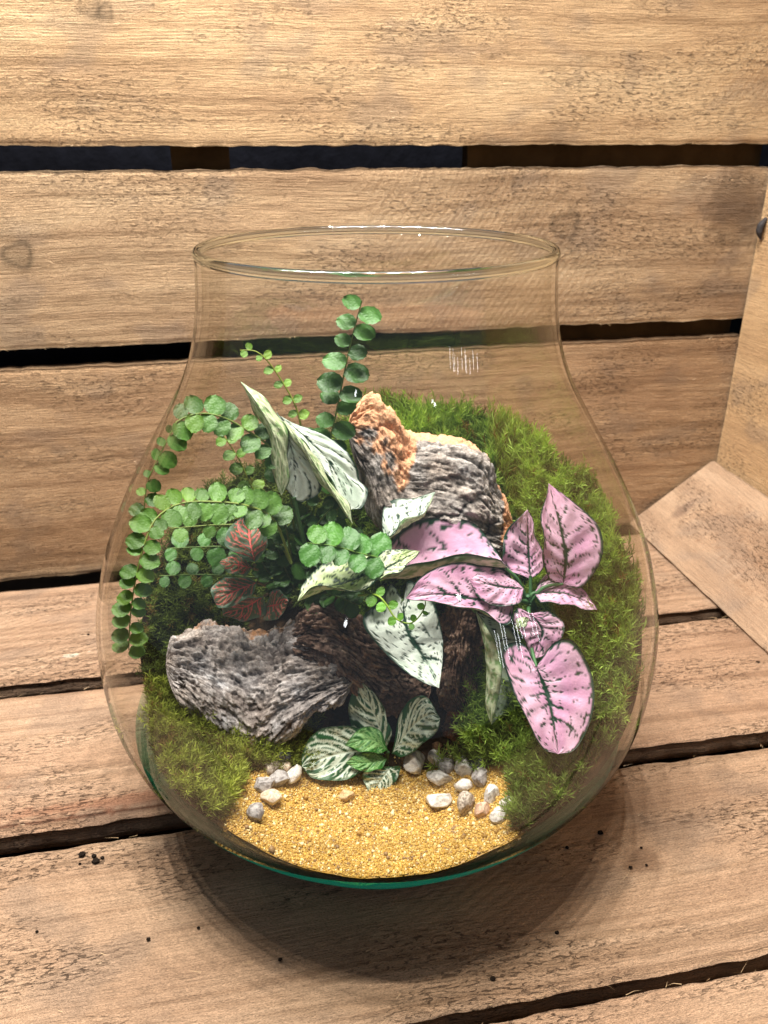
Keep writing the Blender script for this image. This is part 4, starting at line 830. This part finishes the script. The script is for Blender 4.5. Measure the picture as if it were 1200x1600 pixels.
def frond(pts, size, pairs, tint=(1, 1, 1), start=.08, taper=.75, wob_=.16, face=None, rad=.0006, parent=fern, first=1., root=True):
    P = keep(spline([at(a, b, c/100) for a, b, c in pts], 80), .0055)
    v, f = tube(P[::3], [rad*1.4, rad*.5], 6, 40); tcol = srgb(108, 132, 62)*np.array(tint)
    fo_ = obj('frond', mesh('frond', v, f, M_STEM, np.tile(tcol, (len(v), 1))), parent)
    T = np.gradient(P, axis=0); T /= np.linalg.norm(T, axis=1)[:, None]
    arc = np.concatenate([[0], np.cumsum(np.linalg.norm(np.diff(P, axis=0), axis=1))]); arc /= arc[-1]
    for k in range(pairs):
        s = start + (1-start)*(k+.3)/pairs
        for sg in (-1, 1):
            s2 = min(1, s + (.22/pairs if sg > 0 else 0)); i = int(np.argmin(abs(arc-s2))); p = P[i]; t = T[i]
            view = CAM-p; view /= np.linalg.norm(view); nf = (view if face is None else np.array(face, float))*.8 + np.array([0, 0, .45]) + rng.normal(size=3)*wob_*.6
            lat = np.cross(nf, t); lat /= np.linalg.norm(lat)
            ang = rng.uniform(-.10, .34); d = lat*sg*math.cos(ang) + t*math.sin(ang); d /= np.linalg.norm(d)
            nz = nf - d*(nf@d); nz /= np.linalg.norm(nz); yv = np.cross(nz, d)
            dep = (p-CAM)@FW; ln_ = size/FPX*dep*(1-(1-taper)*s)*rng.uniform(.76, 1.12)
            wfac = rng.uniform(.88, 1.04)
            tip = p + d*ln_
            rt_ = np.hypot(tip[0], tip[1]); lim_ = float(r_in(min(max(tip[2], .02), .3)))-.002
            if rt_ > lim_:
                tip[:2] *= lim_/rt_; d2 = tip-p; ln_ = max(np.linalg.norm(d2), ln_*.5); d = d2/np.linalg.norm(d2); nz = nz - d*(nz@d); nz /= np.linalg.norm(nz); yv = np.cross(nz, d)
            M = np.eye(4); M[:3, 0] = d*ln_; M[:3, 1] = yv*ln_*wfac; M[:3, 2] = nz*ln_; M[:3, 3] = p + d*rad*.5
            o = bpy.data.objects.new('leaflet', LM[rng.integers(len(LM))]); COL.objects.link(o); o.parent = fo_; o.matrix_basis = Matrix(M.tolist())
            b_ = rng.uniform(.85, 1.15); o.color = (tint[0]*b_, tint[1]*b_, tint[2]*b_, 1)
    return fo_
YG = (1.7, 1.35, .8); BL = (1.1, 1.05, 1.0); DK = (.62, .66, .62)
frond([(478, 860, 1.8), (498, 760, 2.6), (522, 660, 3.), (546, 545, 3.), (567, 464, 3.)], 39, 10, (.85, .95, .80), start=.26, taper=.85)
frond([(480, 760, 3.), (468, 655, 3.4), (440, 595, 3.5), (405, 552, 3.4), (372, 547, 3.3)], 24, 7, YG, start=.30, taper=.45)
frond([(460, 830, 1.6), (450, 750, 1.6), (430, 706, 1.4), (385, 672, 1.), (345, 651, .5), (305, 647, 0.), (264, 667, -.6), (242, 700, -1.), (230, 755, -1.4), (223, 815, -1.8)], 34, 15, BL, start=.20, taper=.8)
frond([(455, 880, .6), (430, 815, -.2), (395, 793, -.8), (350, 785, -1.2), (285, 786, -1.8), (246, 808, -3.), (229, 840, -4.), (214, 895, -4.8), (204, 960, -5.2), (201, 1022, -5.4)], 35, 21, (1.3, 1.15, 1.0), start=.16, taper=.72)
frond([(455, 880, 1.6), (420, 826, 2.), (350, 820, 2.), (262, 826, 1.4)], 28, 3, (1.3, 1.15, .9), start=.35)
frond([(455, 900, 2.), (420, 862, 2.5), (350, 854, 2.5), (258, 857, 2.)], 34, 4, (.9, 1., 1.), start=.35)
frond([(455, 920, 1.6), (420, 905, 2.4), (322, 898, 2.6), (246, 900, 2.)], 30, 4, (.9, 1., 1.), start=.38)
frond([(455, 880, 1.8), (430, 830, 2.), (394, 762, 2.), (372, 715, 2.), (345, 675, 1.9)], 25, 6, YG, start=.32, taper=.7)
frond([(545, 905, .0), (592, 876, -.8), (560, 864, -1.4), (520, 853, -1.8), (478, 848, -2.2)], 50, 5, (.85, 1.05, .85), start=.36, taper=.72, wob_=.12)
for q in [[(460, 900, 1.8), (448, 830, 1.5), (432, 770, 1.2)], [(470, 900, 1.8), (490, 830, 1.4), (520, 790, 1.)], [(470, 900, 2.), (480, 800, 2.2), (470, 720, 2.6)], [(475, 910, 1.6), (520, 860, 1.4), (565, 840, 1.2)],
          [(460, 910, 2.6), (436, 860, 2.8), (425, 820, 3.)], [(470, 920, 1.4), (490, 880, .8), (508, 850, .4)], [(470, 900, 2.), (515, 820, 2.2), (552, 745, 2.2)], [(475, 930, 1.2), (520, 930, .4), (560, 945, -.2)], [(460, 930, 1.8), (425, 900, 1.8), (402, 868, 2.)], [(465, 930, 1.7), (442, 880, 1.8), (430, 845, 2.)]]:
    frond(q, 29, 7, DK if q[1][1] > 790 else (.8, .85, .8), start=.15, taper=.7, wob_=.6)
# small twining sprig
sb = at(575, 935, -.010); sprig = thing('creeping_sprig', sb, 'thin curling green sprig with tiny leaves over the white heart leaf', 'plant')
frond([(560, 930, -1.), (588, 930, -2.2), (604, 945, -2.7), (618, 966, -3.1), (640, 974, -3.3), (656, 962, -3.2), (665, 942, -3.), (656, 928, -2.8), (642, 924, -2.7)], 22, 6, (1.5, 1.5, .6), start=.18, taper=.4, wob_=.5, rad=.0005, parent=sprig)

# ------------------------------------------------------------------ crumbs on the crate floor
CR = [(128, 1336, 7), (150, 1347, 8), (147, 1338, 5), (160, 1341, 4), (125, 1350, 3), (232, 1468, 4), (58, 1456, 3), (310, 1450, 3), (938, 1302, 6), (886, 1325, 4), (1002, 1325, 3), (1010, 1352, 3), (1184, 1036, 6), (770, 1530, 5), (438, 1500, 4), (985, 1356, 4), (870, 1458, 4), (138, 992, 4), (1130, 1095, 3)]
VV = []; FF = []; off = 0
for i, (a, b, s) in enumerate(CR):
    d = ray(a, b); P = CAM - d*(CAM[2]/d[2]); sz1 = s/FPX*.5*.55
    v = IV*(1+.35*fbm(IV*1.7+i*3.3, 3))[:, None]*sz1*np.array([1.2, 1., .7]) + P + np.array([0, 0, sz1*.5]); VV.append(v); FF.append(IF+off); off += len(v)
VV = np.vstack(VV); cr = obj('soil_crumbs', mesh('soil_crumbs', VV, np.vstack(FF), M_SOIL, np.tile(srgb(38, 30, 24), (len(VV), 1)))); tag(cr, 'dark soil crumbs scattered on the crate floor', 'crumbs', kind='stuff')
